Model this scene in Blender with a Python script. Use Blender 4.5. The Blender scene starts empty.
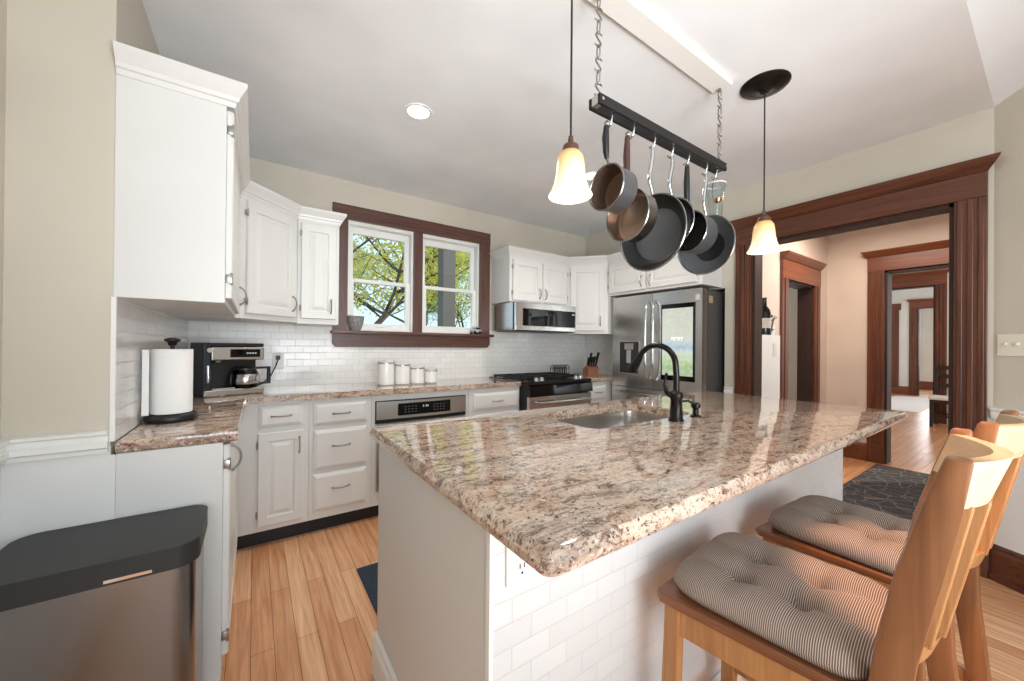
import bpy, bmesh, math, random
from mathutils import Vector, Matrix
rnd = random.Random(7)
SC = bpy.context.scene
COL = SC.collection
PI = math.pi
R = math.radians

# ------------------------------------------------------------------ camera
def set_camera():
    th, pi, ro = R(34.5), R(0.2), R(0.52)
    F = Vector((math.sin(th), math.cos(th), 0)); Rt = Vector((math.cos(th), -math.sin(th), 0)); U = Vector((0, 0, 1))
    F2 = F*math.cos(pi) + U*math.sin(pi); U2 = U*math.cos(pi) - F*math.sin(pi)
    R3 = Rt*math.cos(ro) + U2*math.sin(ro); U3 = U2*math.cos(ro) - Rt*math.sin(ro)
    cam = bpy.data.cameras.new('camera'); o = bpy.data.objects.new('camera', cam); COL.objects.link(o)
    B = -F2
    o.matrix_world = Matrix(((R3.x, U3.x, B.x, 0), (R3.y, U3.y, B.y, 0), (R3.z, U3.z, B.z, 1.229), (0, 0, 0, 1)))
    cam.sensor_width = 36; cam.lens = 36*376/1024
    cam.shift_x = (512-512.6)/1024; cam.shift_y = (344.4-340.5)/1024
    cam.clip_start = .02; cam.clip_end = 200
    SC.camera = o
set_camera()

# ------------------------------------------------------------------ world, lights, exposure
SC.view_settings.view_transform = 'Standard'
SC.view_settings.look = 'None'
SC.view_settings.gamma = 1
SC.view_settings.use_curve_mapping = False
SC.view_settings.exposure = -0.12
w = bpy.data.worlds.new('sky'); SC.world = w; w.use_nodes = True
bg = w.node_tree.nodes['Background']
bg.inputs['Color'].default_value = (.66, .87, 1.0, 1); bg.inputs['Strength'].default_value = 1.45

def lamp(name, kind, loc, energy, color=(1, 1, 1), size=None, size_y=None, aim=None, spot=None, blend=.6, rad=None):
    l = bpy.data.lights.new(name, kind); l.energy = energy; l.color = color
    if kind == 'AREA':
        l.size = size or 1
        if size_y: l.shape = 'RECTANGLE'; l.size_y = size_y
    if kind == 'SPOT':
        l.spot_size = spot or R(120); l.spot_blend = blend; l.shadow_soft_size = rad or .05
    if kind == 'POINT': l.shadow_soft_size = rad or .05
    o = bpy.data.objects.new(name, l); COL.objects.link(o); o.location = loc
    if aim is not None:
        d = Vector(aim) - Vector(loc); o.rotation_euler = d.to_track_quat('-Z', 'Y').to_euler()
    return o
sun = bpy.data.lights.new('sun', 'SUN'); sun.energy = 3.6; sun.angle = R(1.5); sun.color = (1, .85, .68)
so = bpy.data.objects.new('sun', sun); COL.objects.link(so)
so.rotation_euler = Vector((-1.55, 1.15, -.80)).to_track_quat('-Z', 'Y').to_euler()
# added area fill behind the camera for assumed bay windows, which are not built
lamp('rear_daylight_fill', 'AREA', (.4, -2.7, 1.45), 13, (1, .99, .97), 3.4, 1.9, aim=(1.2, 3, 2.1))
lamp('right_wall_fill', 'AREA', (-.1, -2.3, 1.6), 34, (.95, .98, 1), 1.6, 1.6, aim=(3.2, .9, 1.8)).data.spread = R(120)  # added fill that brightens the doorway wall, no window stands here
lamp('ceiling_fill', 'AREA', (.9, -1.1, .95), 23, (.97, .985, 1), 1.2, .9, aim=(1.05, 2.3, 2.9)).data.spread = R(92)  # added upward fill behind the camera to brighten the ceiling
lamp('sun_patch_spot', 'SPOT', (1.0, -.25, 2.6), 250, (1, .50, .26), aim=(1.32, .07, .65), spot=R(22), blend=.3, rad=.03)  # added unseen spot standing in for the warm sun patch on the cushions
lamp('assumed_hall_lamp', 'AREA', (4.5, .85, 2.50), 32, (1, .85, .73), .7, .7, aim=(4.5, .85, 0))  # unseen lamp assumed from the warm tone of the hall
lamp('dining_room_fill', 'AREA', (8.2, -.9, 1.7), 34, (1, .97, .93), 2.0, 1.6, aim=(8, 3, 1.0))  # added lamp to light the dining room, no window is built for it
lamp('parlour_fill', 'AREA', (12.2, -.6, 1.7), 60, (.95, .98, 1), 2.4, 1.8, aim=(12.2, 3, 1.0))  # added lamp that brightens the parlour, its daylight source is unseen
lamp('far_room_daylight', 'AREA', (16.6, 2.0, 1.6), 30, (.92, .97, 1), 1.0, 1.8, aim=(14.0, 2.0, 1.2))  # lamp standing in for daylight at the far room's window
lamp('assumed_pantry_daylight', 'AREA', (5.8, 2.5, 1.8), 14, (.92, .97, 1), .8, 1.0, aim=(4.2, 2.9, 1.2))  # added lamp, daylight assumed from the bright strip past the hall door

# ------------------------------------------------------------------ material helpers
def lin(c):
    f = lambda v: v/12.92 if v <= .04045 else ((v+.055)/1.055)**2.4
    return tuple(f(v/255) for v in c[:3]) + (1,)
MATS = {}
def mat(name, rgb, rough=.5, metal=0, spec=.5, **kw):
    if name in MATS: return MATS[name]
    m = bpy.data.materials.new(name); m.use_nodes = True
    b = m.node_tree.nodes['Principled BSDF']
    b.inputs['Base Color'].default_value = lin(rgb); b.inputs['Roughness'].default_value = rough
    b.inputs['Metallic'].default_value = metal; b.inputs['Specular IOR Level'].default_value = spec
    for k, v in kw.items(): b.inputs[k.replace('_', ' ')].default_value = v
    MATS[name] = m
    return m
class NT:
    def __init__(s, m): s.t = m.node_tree; s.b = s.t.nodes['Principled BSDF']
    def n(s, t, ins=None, **p):
        x = s.t.nodes.new(t)
        for k, v in p.items(): setattr(x, k, v)
        for k, v in (ins or {}).items():
            if hasattr(v, 'is_output') or isinstance(v, bpy.types.NodeSocket): s.t.links.new(v, x.inputs[k])
            else: x.inputs[k].default_value = v
        return x
    def link(s, a, b): s.t.links.new(a, b)
    def coord(s, which='Object'): return s.n('ShaderNodeTexCoord').outputs[which]
    def map(s, v, scale=(1, 1, 1), loc=(0, 0, 0), rot=(0, 0, 0)):
        return s.n('ShaderNodeMapping', {'Vector': v, 'Scale': scale, 'Location': loc, 'Rotation': rot}).outputs[0]
    def swz(s, v, order):
        sp = s.n('ShaderNodeSeparateXYZ', {0: v}); c = s.n('ShaderNodeCombineXYZ')
        for i, a in enumerate(order):
            if a in 'xyz': s.link(sp.outputs['xyz'.index(a)], c.inputs[i])
        return c.outputs[0]
    def noise(s, v, scale, detail=4, rough=.55, dist=0):
        return s.n('ShaderNodeTexNoise', {'Vector': v, 'Scale': scale, 'Detail': detail, 'Roughness': rough, 'Distortion': dist}).outputs[0]
    def ramp(s, fac, stops, interp='LINEAR'):
        r = s.n('ShaderNodeValToRGB', {'Fac': fac}); cr = r.color_ramp; cr.interpolation = interp
        while len(cr.elements) < len(stops): cr.elements.new(.5)
        for e, (p, c) in zip(cr.elements, stops): e.position = p; e.color = lin(c) if len(c) == 3 else c
        return r.outputs[0]
    def mix(s, fac, a, b, mode='MIX'):
        x = s.n('ShaderNodeMix', data_type='RGBA', blend_type=mode)
        for i, v in ((0, fac), (6, a), (7, b)):
            if isinstance(v, bpy.types.NodeSocket): s.link(v, x.inputs[i])
            elif isinstance(v, tuple): x.inputs[i].default_value = lin(v) if len(v) == 3 else v
            else: x.inputs[i].default_value = v
        return x.outputs[2]
    def bump(s, h, strength=.2, dist=.01):
        self_b = s.n('ShaderNodeBump', {'Height': h, 'Strength': strength, 'Distance': dist}); s.link(self_b.outputs[0], s.b.inputs['Normal'])
    def color(s, c): s.link(c, s.b.inputs['Base Color'])
    def rough(s, c): s.link(c, s.b.inputs['Roughness'])

def paint(name, rgb, rough=.6, amt=.03):
    if name in MATS: return MATS[name]
    m = mat(name, rgb, rough); n = NT(m)
    v = n.noise(n.coord(), 60, 3); n.bump(v, .04, .004)
    v2 = n.noise(n.coord(), 1.6, 2)
    lo = tuple(max(0, c*(1-amt)) for c in rgb); hi = tuple(min(255, c*(1+amt)) for c in rgb)
    n.color(n.ramp(v2, [(.3, lo), (.7, hi)]))
    return m
def tile(name, order, rgb=(238, 238, 236), mortar=(206, 204, 200), bw=.1015, rh=.0505):
    m = mat(name, rgb, .16, spec=.5); n = NT(m)
    v = n.swz(n.coord(), order)
    b = n.n('ShaderNodeTexBrick', {'Vector': v, 'Scale': 1.0, 'Brick Width': bw, 'Row Height': rh, 'Mortar Size': .0016, 'Mortar Smooth': .25, 'Bias': 0.0,
        'Color1': lin(rgb), 'Color2': lin(tuple(c*.97 for c in rgb)), 'Mortar': lin(mortar)}, offset=.5)
    n.color(b.outputs['Color'])
    wob = n.noise(v, 9, 1); mx = n.n('ShaderNodeMath', {0: b.outputs['Fac'], 1: -1.0}, operation='MULTIPLY')
    ad = n.n('ShaderNodeMath', {0: wob, 1: mx.outputs[0]}, operation='ADD')
    n.bump(ad.outputs[0], .35, .003)
    n.rough(n.n('ShaderNodeMapRange', {0: b.outputs['Fac'], 3: .14, 4: .7}).outputs[0])
    return m
def planks(name, order, cols, pw=.079, pl=1.1, rough=.28):
    m = mat(name, cols[1], rough); n = NT(m); c = n.coord(); v = n.swz(c, order)
    b = n.n('ShaderNodeTexBrick', {'Vector': v, 'Scale': 1.0, 'Brick Width': pl, 'Row Height': pw, 'Mortar Size': .0011, 'Mortar Smooth': .1, 'Bias': 0.0,
        'Color1': (0, 0, 0, 1), 'Color2': (1, 1, 1, 1), 'Mortar': (.5, .5, .5, 1)}, offset=.37, offset_frequency=2)
    tone = n.ramp(b.outputs['Color'], [(0, cols[0]), (.5, cols[1]), (1, cols[2])])
    g = n.noise(n.map(v, (2.2, 46, 1)), 1.0, 5, .6, .6)
    g2 = n.noise(n.map(v, (1.3, 5, 1)), 1.5, 3)
    t2 = n.mix(n.ramp(g, [(.35, (0, 0, 0)), (.75, (255, 255, 255))]), tone, n.mix(1.0, tone, (206, 178, 150), 'MULTIPLY'))
    t3 = n.mix(n.ramp(g2, [(.45, (0, 0, 0)), (.8, (170, 170, 170))]), t2, n.mix(1.0, t2, (225, 190, 165), 'MULTIPLY'))
    n.color(n.mix(b.outputs['Fac'], t3, (92, 52, 30)))
    n.bump(n.n('ShaderNodeMath', {0: b.outputs['Fac'], 1: -1.0}, operation='MULTIPLY').outputs[0], .3, .002)
    return m
def wood(name, c0, c1, order='xyz', rough=.35, stretch=(40, 40, 1.6)):
    if name in MATS: return MATS[name]
    m = mat(name, c1, rough); n = NT(m); v = n.swz(n.coord(), order)
    g = n.noise(n.map(v, stretch), 1.0, 5, .65, .8)
    g2 = n.noise(n.map(v, (stretch[0]*.18, stretch[1]*.18, stretch[2]*.5)), 1.0, 2)
    a = n.ramp(g, [(.28, c0), (.72, c1)])
    n.color(n.mix(n.ramp(g2, [(.4, (0, 0, 0)), (.8, (190, 190, 190))]), a, n.mix(1.0, a, (205, 180, 165), 'MULTIPLY')))
    n.bump(g, .06, .003)
    return m
def granite(name, warm=1.0):
    m = mat(name, (190, 170, 150), .06, spec=.6); n = NT(m); c = n.coord()
    v = n.map(c, (1.0, 2.0, 2.0), rot=(0, 0, R(8)))
    big = n.noise(v, 3.2, 4, .6, .8); med = n.noise(v, 21, 6, .72, .6); fine = n.noise(c, 110, 4, .75)
    x = n.ramp(big, [(.30, (176, 160, 148)), (.42, (208, 188, 170)), (.54, (204, 174, 152)), (.66, (200, 186, 174)), (.78, (164, 134, 116))])
    m1 = n.ramp(med, [(.39, (245, 245, 245)), (.48, (0, 0, 0))]); x = n.mix(m1, x, (104, 78, 68))
    m2 = n.ramp(med, [(.56, (0, 0, 0)), (.66, (200, 200, 200))]); x = n.mix(m2, x, (232, 218, 204))
    streak = n.noise(n.map(c, (3.5, 13, 11), rot=(0, 0, R(6))), 1.0, 6, .7, 1.2)
    x = n.mix(n.ramp(streak, [(.50, (0, 0, 0)), (.64, (220, 220, 220))]), x, (114, 86, 73))
    dk = n.ramp(fine, [(.37, (255, 255, 255)), (.45, (0, 0, 0))]); x = n.mix(dk, x, (58, 46, 42))
    lt = n.ramp(n.noise(n.map(c, (1, 1, 1), loc=(3, 5, 1)), 95, 4, .7), [(.56, (0, 0, 0)), (.66, (220, 220, 220))]); x = n.mix(lt, x, (236, 226, 214))
    n.color(x)
    n.b.inputs['Coat Weight'].default_value = .55; n.b.inputs['Coat IOR'].default_value = 1.5; n.b.inputs['Coat Roughness'].default_value = .02
    return m
def steel(name, rgb=(204, 203, 201), rough=.26, stretch=(1, 1, 160)):
    if name in MATS: return MATS[name]
    m = mat(name, rgb, rough, 1.0); n = NT(m)
    g = n.noise(n.map(n.coord(), stretch), 2.0, 3)
    n.rough(n.n('ShaderNodeMapRange', {0: g, 3: rough*.9, 4: rough*1.12}).outputs[0]); n.bump(g, .004, .001)
    return m
def emis(name, rgb, s, base=(240, 235, 225)):
    m = mat(name, base, .4); b = m.node_tree.nodes['Principled BSDF']
    b.inputs['Emission Color'].default_value = lin(rgb); b.inputs['Emission Strength'].default_value = s
    return m

M_WALL = paint('tan_paint', (203, 196, 182)); M_WAIN = paint('white_wainscot_paint', (226, 226, 224), .5)
M_CEIL = paint('ceiling_paint', (234, 237, 240), .8); M_PEACH = paint('hall_paint', (222, 207, 194))
M_ROOM = paint('pale_room_paint', (222, 218, 210)); M_WHITE = paint('white_cabinet_paint', (221, 221, 219), .34, .012)
M_TRIMW = paint('white_trim_paint', (236, 236, 233), .4, .012)
M_TILE_XZ = tile('white_tile_back', 'xz'); M_TILE_YZ = tile('white_tile_side', 'yz')
M_TILE_I = tile('white_tile_island', 'xz', (226, 226, 226), (206, 204, 201))
M_FLOOR = planks('kitchen_floor_planks', 'yx', [(214, 160, 118), (228, 180, 140), (240, 198, 160)])
M_HALLF = planks('hall_floor_planks', 'xy', [(196, 136, 92), (212, 156, 112), (226, 176, 132)])
M_MAHOG = wood('mahogany_upright', (54, 28, 17), (112, 62, 38)); M_MAHOGY = wood('mahogany_along_y', (62, 32, 19), (110, 62, 39), 'xzy')
M_MAHOGX = wood('mahogany_along_x', (72, 34, 22), (124, 66, 42), 'yzx')
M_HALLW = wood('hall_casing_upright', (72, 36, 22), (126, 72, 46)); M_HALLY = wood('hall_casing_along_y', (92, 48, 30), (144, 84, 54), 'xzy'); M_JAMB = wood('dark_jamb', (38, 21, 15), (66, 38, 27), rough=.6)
M_HALLX = wood('hall_casing_along_x', (92, 48, 30), (144, 84, 54), 'yzx')
M_WALN = wood('walnut_along_x', (70, 44, 38), (110, 74, 64), 'yzx'); M_WALNV = wood('walnut_upright', (72, 46, 40), (112, 76, 66))
M_OAK = wood('honey_stool_wood', (150, 100, 60), (190, 140, 92), rough=.32); M_OAKS = wood('stool_seat_wood', (98, 58, 36), (140, 88, 56), 'xzy', .3)
M_GRAN = granite('island_granite'); M_STEEL = steel('brushed_steel'); M_STEELH = steel('brushed_steel_crosswise', (200, 199, 197), .24, (160, 1, 1))
M_STEELY = steel('brushed_steel_lengthwise', (196, 194, 191), .24, (1, 160, 1))
M_CHROME = mat('chrome', (205, 205, 205), .12, 1.0); M_PEWTER = mat('pewter', (172, 170, 166), .28, 1.0)
M_BLACK = mat('black_plastic', (22, 22, 24), .38); M_BLKG = mat('black_glass', (9, 10, 12), .06, spec=.28)
M_BLKM = mat('black_metal', (38, 36, 36), .42, .5); M_BRONZE = mat('oil_rubbed_bronze', (28, 24, 22), .26, .5)
M_DGREY = mat('charcoal_plastic', (40, 41, 42), .5); M_TOE = mat('toe_kick_black', (26, 30, 34), .5)
M_NONST = mat('nonstick_coating', (32, 33, 34), .4, .2); M_GREYNS = mat('grey_nonstick', (92, 95, 98), .42, .3); M_GREYPOT = mat('grey_anodized', (108, 110, 112), .34, .7)  # lighter grey for one skillet's floor and another's wall
M_COPPER = mat('copper_brown_lining', (160, 136, 120), .2, .85); M_POTST = mat('pot_steel', (150, 146, 142), .22, 1.0)
M_PAPER = mat('paper_towel_white', (244, 244, 242), .9); M_PLATE = mat('ivory_plate', (226, 224, 208), .4)
M_CERAM = mat('white_ceramic', (238, 238, 236), .2)

def glass(name, rgb=(255, 255, 255), refl=.08):
    m = bpy.data.materials.new(name); m.use_nodes = True; t = m.node_tree; t.nodes.clear()
    o = t.nodes.new('ShaderNodeOutputMaterial'); tr = t.nodes.new('ShaderNodeBsdfTransparent'); gl = t.nodes.new('ShaderNodeBsdfGlossy')
    tr.inputs[0].default_value = lin(rgb); gl.inputs['Roughness'].default_value = .02
    lw = t.nodes.new('ShaderNodeLayerWeight'); lw.inputs[0].default_value = .5; pw_ = t.nodes.new('ShaderNodeMath'); pw_.operation = 'POWER'; t.links.new(lw.outputs['Facing'], pw_.inputs[0]); pw_.inputs[1].default_value = 4; fr = t.nodes.new('ShaderNodeMath'); fr.operation = 'MULTIPLY_ADD'; t.links.new(pw_.outputs[0], fr.inputs[0]); fr.inputs[1].default_value = .6; fr.inputs[2].default_value = .04
    mx = t.nodes.new('ShaderNodeMixShader'); t.links.new(fr.outputs[0], mx.inputs[0]); t.links.new(tr.outputs[0], mx.inputs[1]); t.links.new(gl.outputs[0], mx.inputs[2])
    t.links.new(mx.outputs[0], o.inputs[0]); MATS[name] = m
    return m
M_GLASS = glass('window_glass'); M_CLEAR = glass('clear_plastic', (244, 248, 248))

# ------------------------------------------------------------------ mesh helpers
def NB(): return bmesh.new()
def box(bm, x0, x1, y0, y1, z0, z1, bev=0, seg=2):
    r = bmesh.ops.create_cube(bm, size=1, matrix=Matrix.Translation(((x0+x1)/2, (y0+y1)/2, (z0+z1)/2)) @ Matrix.Diagonal((abs(x1-x0), abs(y1-y0), abs(z1-z0), 1)))
    if bev:
        vs = set(r['verts']); es = [e for e in bm.edges if e.verts[0] in vs and e.verts[1] in vs]
        bmesh.ops.bevel(bm, geom=es, offset=bev, segments=seg, affect='EDGES', profile=.5)
    return bm
def obox(bm, c, ax, ay, az, sx, sy, sz, bev=0):
    """box with centre c and axes (unit vectors), full sizes"""
    ax, ay, az = Vector(ax).normalized(), Vector(ay).normalized(), Vector(az).normalized()
    m = Matrix(((ax.x*sx, ay.x*sy, az.x*sz, c[0]), (ax.y*sx, ay.y*sy, az.y*sz, c[1]), (ax.z*sx, ay.z*sy, az.z*sz, c[2]), (0, 0, 0, 1)))
    r = bmesh.ops.create_cube(bm, size=1, matrix=m)
    if bev:
        vs = set(r['verts']); es = [e for e in bm.edges if e.verts[0] in vs and e.verts[1] in vs]
        bmesh.ops.bevel(bm, geom=es, offset=bev, segments=2, affect='EDGES', profile=.5)
    return bm
def tube(bm, pts, r, n=10, caps=True, closed=False):
    pts = [Vector(p) for p in pts]; rs = r if isinstance(r, (list, tuple)) else [r]*len(pts)
    rings = []; prev = None
    for i, p in enumerate(pts):
        if closed: d = pts[(i+1) % len(pts)] - pts[i-1]
        else: d = pts[min(i+1, len(pts)-1)] - pts[max(i-1, 0)]
        d.normalize()
        if prev is None:
            a = d.orthogonal().normalized()
        else:
            a = prev - d*prev.dot(d)
            a = a.normalized() if a.length > 1e-6 else d.orthogonal().normalized()
        prev = a; b = d.cross(a)
        rings.append([bm.verts.new(p + (a*math.cos(2*PI*k/n) + b*math.sin(2*PI*k/n))*rs[i]) for k in range(n)])
    m = len(rings)
    for i in range(m if closed else m-1):
        A, B = rings[i], rings[(i+1) % m]
        for k in range(n): bm.faces.new((A[k], A[(k+1) % n], B[(k+1) % n], B[k]))
    if caps and not closed:
        bm.faces.new(rings[0][::-1]); bm.faces.new(rings[-1])
    return bm
def lathe(bm, prof, n=32, c=(0, 0, 0), axis='z'):
    """prof: list of (radius, height)"""
    def pt(r, h, a):
        if axis == 'z': v = Vector((r*math.cos(a), r*math.sin(a), h))
        elif axis == '-x': v = Vector((-h, r*math.cos(a), r*math.sin(a)))
        else: v = Vector((r*math.cos(a), -h, r*math.sin(a)))
        return v + Vector(c)
    rings = []
    for r, h in prof:
        if r < 1e-6: rings.append([bm.verts.new(pt(0, h, 0))])
        else: rings.append([bm.verts.new(pt(r, h, 2*PI*k/n)) for k in range(n)])
    for A, B in zip(rings, rings[1:]):
        if len(A) == 1 and len(B) == 1: continue
        for k in range(n):
            q = (k+1) % n
            if len(A) == 1: bm.faces.new((A[0], B[k], B[q]))
            elif len(B) == 1: bm.faces.new((A[k], A[q], B[0]))
            else: bm.faces.new((A[k], A[q], B[q], B[k]))
    return bm
def prism(bm, poly, z0, z1, bev=0, seg=3):
    a = [bm.verts.new((x, y, z0)) for x, y in poly]; b = [bm.verts.new((x, y, z1)) for x, y in poly]
    n = len(poly); fs = [bm.faces.new(a[::-1]), bm.faces.new(b)]
    for i in range(n): fs.append(bm.faces.new((a[i], a[(i+1) % n], b[(i+1) % n], b[i])))
    if bev:
        es = [e for e in bm.edges if all(v in b for v in e.verts) or all(v in a for v in e.verts)]
        bmesh.ops.bevel(bm, geom=es, offset=bev, segments=seg, affect='EDGES', profile=.5)
    return bm
def sweep(bm, path, prof):
    """horizontal sweep of profile (out, z) along an open 2D path with mitres; out is to the RIGHT of travel"""
    pts = [Vector((p[0], p[1])) for p in path]; n = len(pts); rings = []
    for i in range(n):
        d0 = (pts[i]-pts[i-1]).normalized() if i else None
        d1 = (pts[i+1]-pts[i]).normalized() if i < n-1 else None
        if d0 is None: d0 = d1
        if d1 is None: d1 = d0
        n0 = Vector((d0.y, -d0.x)); n1 = Vector((d1.y, -d1.x)); m = (n0+n1)
        m = m / max(.2, m.dot(n0)) if m.length > 1e-6 else n0
        rings.append([bm.verts.new((pts[i].x + m.x*o, pts[i].y + m.y*o, z)) for o, z in prof])
    k = len(prof)
    for A, B in zip(rings, rings[1:]):
        for j in range(k): bm.faces.new((A[j], A[(j+1) % k], B[(j+1) % k], B[j]))
    bm.faces.new(rings[0]); bm.faces.new(rings[-1][::-1])
    return bm
def rings_panel(bm, x0, x1, z0, z1, rings):
    """front facing -y; rings = [(inset, y)] from the back edge outward to the centre"""
    L = []
    for s, y in rings:
        L.append([bm.verts.new(p) for p in ((x0+s, y, z0+s), (x1-s, y, z0+s), (x1-s, y, z1-s), (x0+s, y, z1-s))])
    for A, B in zip(L, L[1:]):
        for j in range(4): bm.faces.new((A[j], A[(j+1) % 4], B[(j+1) % 4], B[j]))
    bm.faces.new(L[-1]); bm.faces.new(L[0][::-1])
    return bm
def build(name, bm, m, parent=None, smooth=None, loc=None, rotz=None):
    bmesh.ops.recalc_face_normals(bm, faces=bm.faces[:])
    me = bpy.data.meshes.new(name); bm.to_mesh(me); bm.free()
    me.materials.append(m)
    o = bpy.data.objects.new(name, me); COL.objects.link(o)
    if parent is not None: o.parent = parent
    if loc: o.location = loc
    if rotz is not None: o.rotation_euler = (0, 0, rotz)
    if smooth is not None:
        for p in me.polygons: p.use_smooth = True
        try: me.set_sharp_from_angle(angle=R(smooth))
        except Exception: pass
    return o
def thing(name, label, cat, loc=(0, 0, 0), rotz=0, group=None):
    o = bpy.data.objects.new(name, None); o.empty_display_size = .05; COL.objects.link(o)
    o.location = loc; o.rotation_euler = (0, 0, rotz); o['label'] = label; o['category'] = cat
    if group: o['group'] = group
    return o
def tag(o, label, cat, group=None, kind=None):
    o['label'] = label; o['category'] = cat
    if group: o['group'] = group
    if kind: o['kind'] = kind
    return o
def struct(name, bm, m, parent=None, smooth=None):
    o = build(name, bm, m, parent, smooth)
    if parent is None: o['kind'] = 'structure'
    return o
def sbox(name, x0, x1, y0, y1, z0, z1, m, bev=0): return struct(name, box(NB(), x0, x1, y0, y1, z0, z1, bev), m)
def relabel(o, label, group=None):
    o['label'] = label
    if group: o['group'] = group
def dup(root, loc, rotz, label, group=None):
    r = root.copy(); COL.objects.link(r); r.location = loc; r.rotation_euler = (0, 0, rotz); r['label'] = label
    if group: r['group'] = group
    for ch in list(root.children):
        c = ch.copy(); COL.objects.link(c); c.parent = r
        for g in list(ch.children):
            d = g.copy(); COL.objects.link(d); d.parent = c
    return r

# ------------------------------------------------------------------ the setting
XL, YW, XR, H, YE = -.368, 3.25, 3.29, 2.545, 1.688     # left wall, window wall, doorway wall, ceiling, end of the left run
def multi(*bs):
    bm = NB()
    for b in bs: box(bm, *b)
    return bm
struct('floor', multi((-3.0, 3.42, -4.0, 3.5, -.06, 0)), M_FLOOR)
struct('floor', multi((3.42, 18, -2.2, 3.6, -.06, 0)), M_HALLF)
# ceiling: flat over the kitchen, rising towards the breakfast bay
cb = NB()
prof = [(YW+.2, H), (.203, H), (-1.4, H+.62), (-1.4, H+.74), (.2, H+.12), (YW+.2, H+.12)]
a = [cb.verts.new((-2.2, y, z)) for y, z in prof]; b_ = [cb.verts.new((3.42, y, z)) for y, z in prof]
cb.faces.new(a); cb.faces.new(b_[::-1])
for i in range(6): cb.faces.new((a[i], a[(i+1) % 6], b_[(i+1) % 6], b_[i]))
struct('ceiling', cb, M_CEIL)
# window wall with the double window opening
WX0, WX1, WZ0, WZ1 = .61, 1.83, 1.32, 2.235
struct('wall_back', multi((-.6, WX0, YW, YW+.16, 0, H), (WX1, 3.8, YW, YW+.16, 0, H), (WX0, WX1, YW, YW+.16, 0, WZ0), (WX0, WX1, YW, YW+.16, WZ1, H)), M_WALL)
struct('wall_left', multi((XL-.25, XL, YE+.06, YW, 0, H), (XL-.10, XL, YE+.001, YE+.06, .957, H)), M_WALL)
struct('wall_left', multi((-.80, -.585, -1.2, YE+.12, .90, H+.4), (-.80, XL-.001, YE, YE+.1, .90, H)), M_WALL)
struct('wall_left', multi((-.80, -.585, -1.2, YE+.12, 0, .90), (-.80, XL-.001, YE, YE+.1, 0, .90), (XL-.001, XL+.010, YE+.001, YE+.005, 0, .874)), M_WAIN)
# chair rail on the jog
CR = [(.001, .885), (.012, .885), (.014, .897), (.022, .903), (.022, .918), (.014, .924), (.014, .938), (.024, .944), (.024, .952), (.001, .956)]
struct('trim_1', sweep(NB(), [(-.585, .2), (-.585, YE), (XL-.004, YE)], CR), M_TRIMW)
# doorway wall with the fridge recess
DY0, DY1, DZ = .342, 1.398, 2.067
struct('wall_right', multi((XR, XR+.13, 2.62, YW, 0, H), (XR, XR+.13, 1.61, 2.62, 1.735, H), (XR, XR+.13, DY1, 1.61, 0, H),
    (XR, XR+.13, DY0, DY1, DZ, H), (XR, XR+.13, .203, DY0, 0, H), (3.74, 3.80, 1.60, 2.66, 0, 1.8), (XR+.13, 3.74, 2.62, 2.66, 0, 1.8), (XR+.13, 3.74, 1.60, 2.66, 1.735, 1.8)), M_WALL)
struct('trim_2', sweep(NB(), [(XR, 1.605), (XR, 1.53)], [(.001, .835), (.012, .835), (.020, .85), (.020, .872), (.012, .88), (.022, .888), (.022, .897), (.001, .9)]), M_TRIMW)
# angled bay wall, with an unseen opening added to shape the low sun
BD = Vector((-.491, -.876)).normalized(); BN = Vector((BD.y, -BD.x))      # BN points away from the room
BN = Vector((.876, -.491)).normalized()
def bay(s0, s1, z0, z1, bm, t0=0, t1=.14):
    p = [Vector((XR, .203)) + BD*s + BN*t for s, t in ((s0, t0), (s1, t0), (s1, t1), (s0, t1))]
    return prism(bm, [(q.x, q.y) for q in p], z0, z1)
bm = NB(); bay(0, .70, .0, 3.2, bm); bay(1.18, 2.4, 0, 3.3, bm); bay(.70, 1.18, 0, .78, bm); bay(.70, 1.18, 1.85, 3.2, bm)
struct('wall_bay', bm, M_WALL)
def baysweep(s0, s1, prof):
    p0 = Vector((XR, .203)) + BD*s0; p1 = Vector((XR, .203)) + BD*s1
    return sweep(NB(), [(p0.x, p0.y), (p1.x, p1.y)], prof)
bm = NB(); bay(0, .70, .19, .862, bm, -.003, .0)
struct('wall_bay', bm, M_WAIN)
struct('trim_3', baysweep(.0, .70, [(.001, .86), (.012, .86), (.016, .878), (.016, .90), (.024, .908), (.024, .918), (.001, .92)]), M_TRIMW)
struct('baseboard_bay', baysweep(0, 2.4, [(.001, .0), (.028, .0), (.028, .03), (.02, .035), (.02, .15), (.012, .165), (.012, .178), (.001, .19)]), M_MAHOGY)
# tiled backsplash
struct('wall_back', multi((XL+.001, 1.934, YW-.008, YW+.001, .915, 1.215), (XL+.001, .52, YW-.008, YW+.001, 1.215, 1.38), (1.934, 3.285, YW-.008, YW+.001, .915, 1.38)), M_TILE_XZ)
struct('wall_left', multi((XL-.001, XL+.008, YE+.004, YW-.008, .915, 1.375)), M_TILE_YZ)
struct('trim_5', multi((XL-.003, XL+.009, YE-.004, YE+.005, .917, 1.372)), M_TRIMW)
struct('wall_right', multi((XR-.008, XR+.001, 2.62, YW-.008, .915, 1.38)), M_TILE_YZ)

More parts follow.
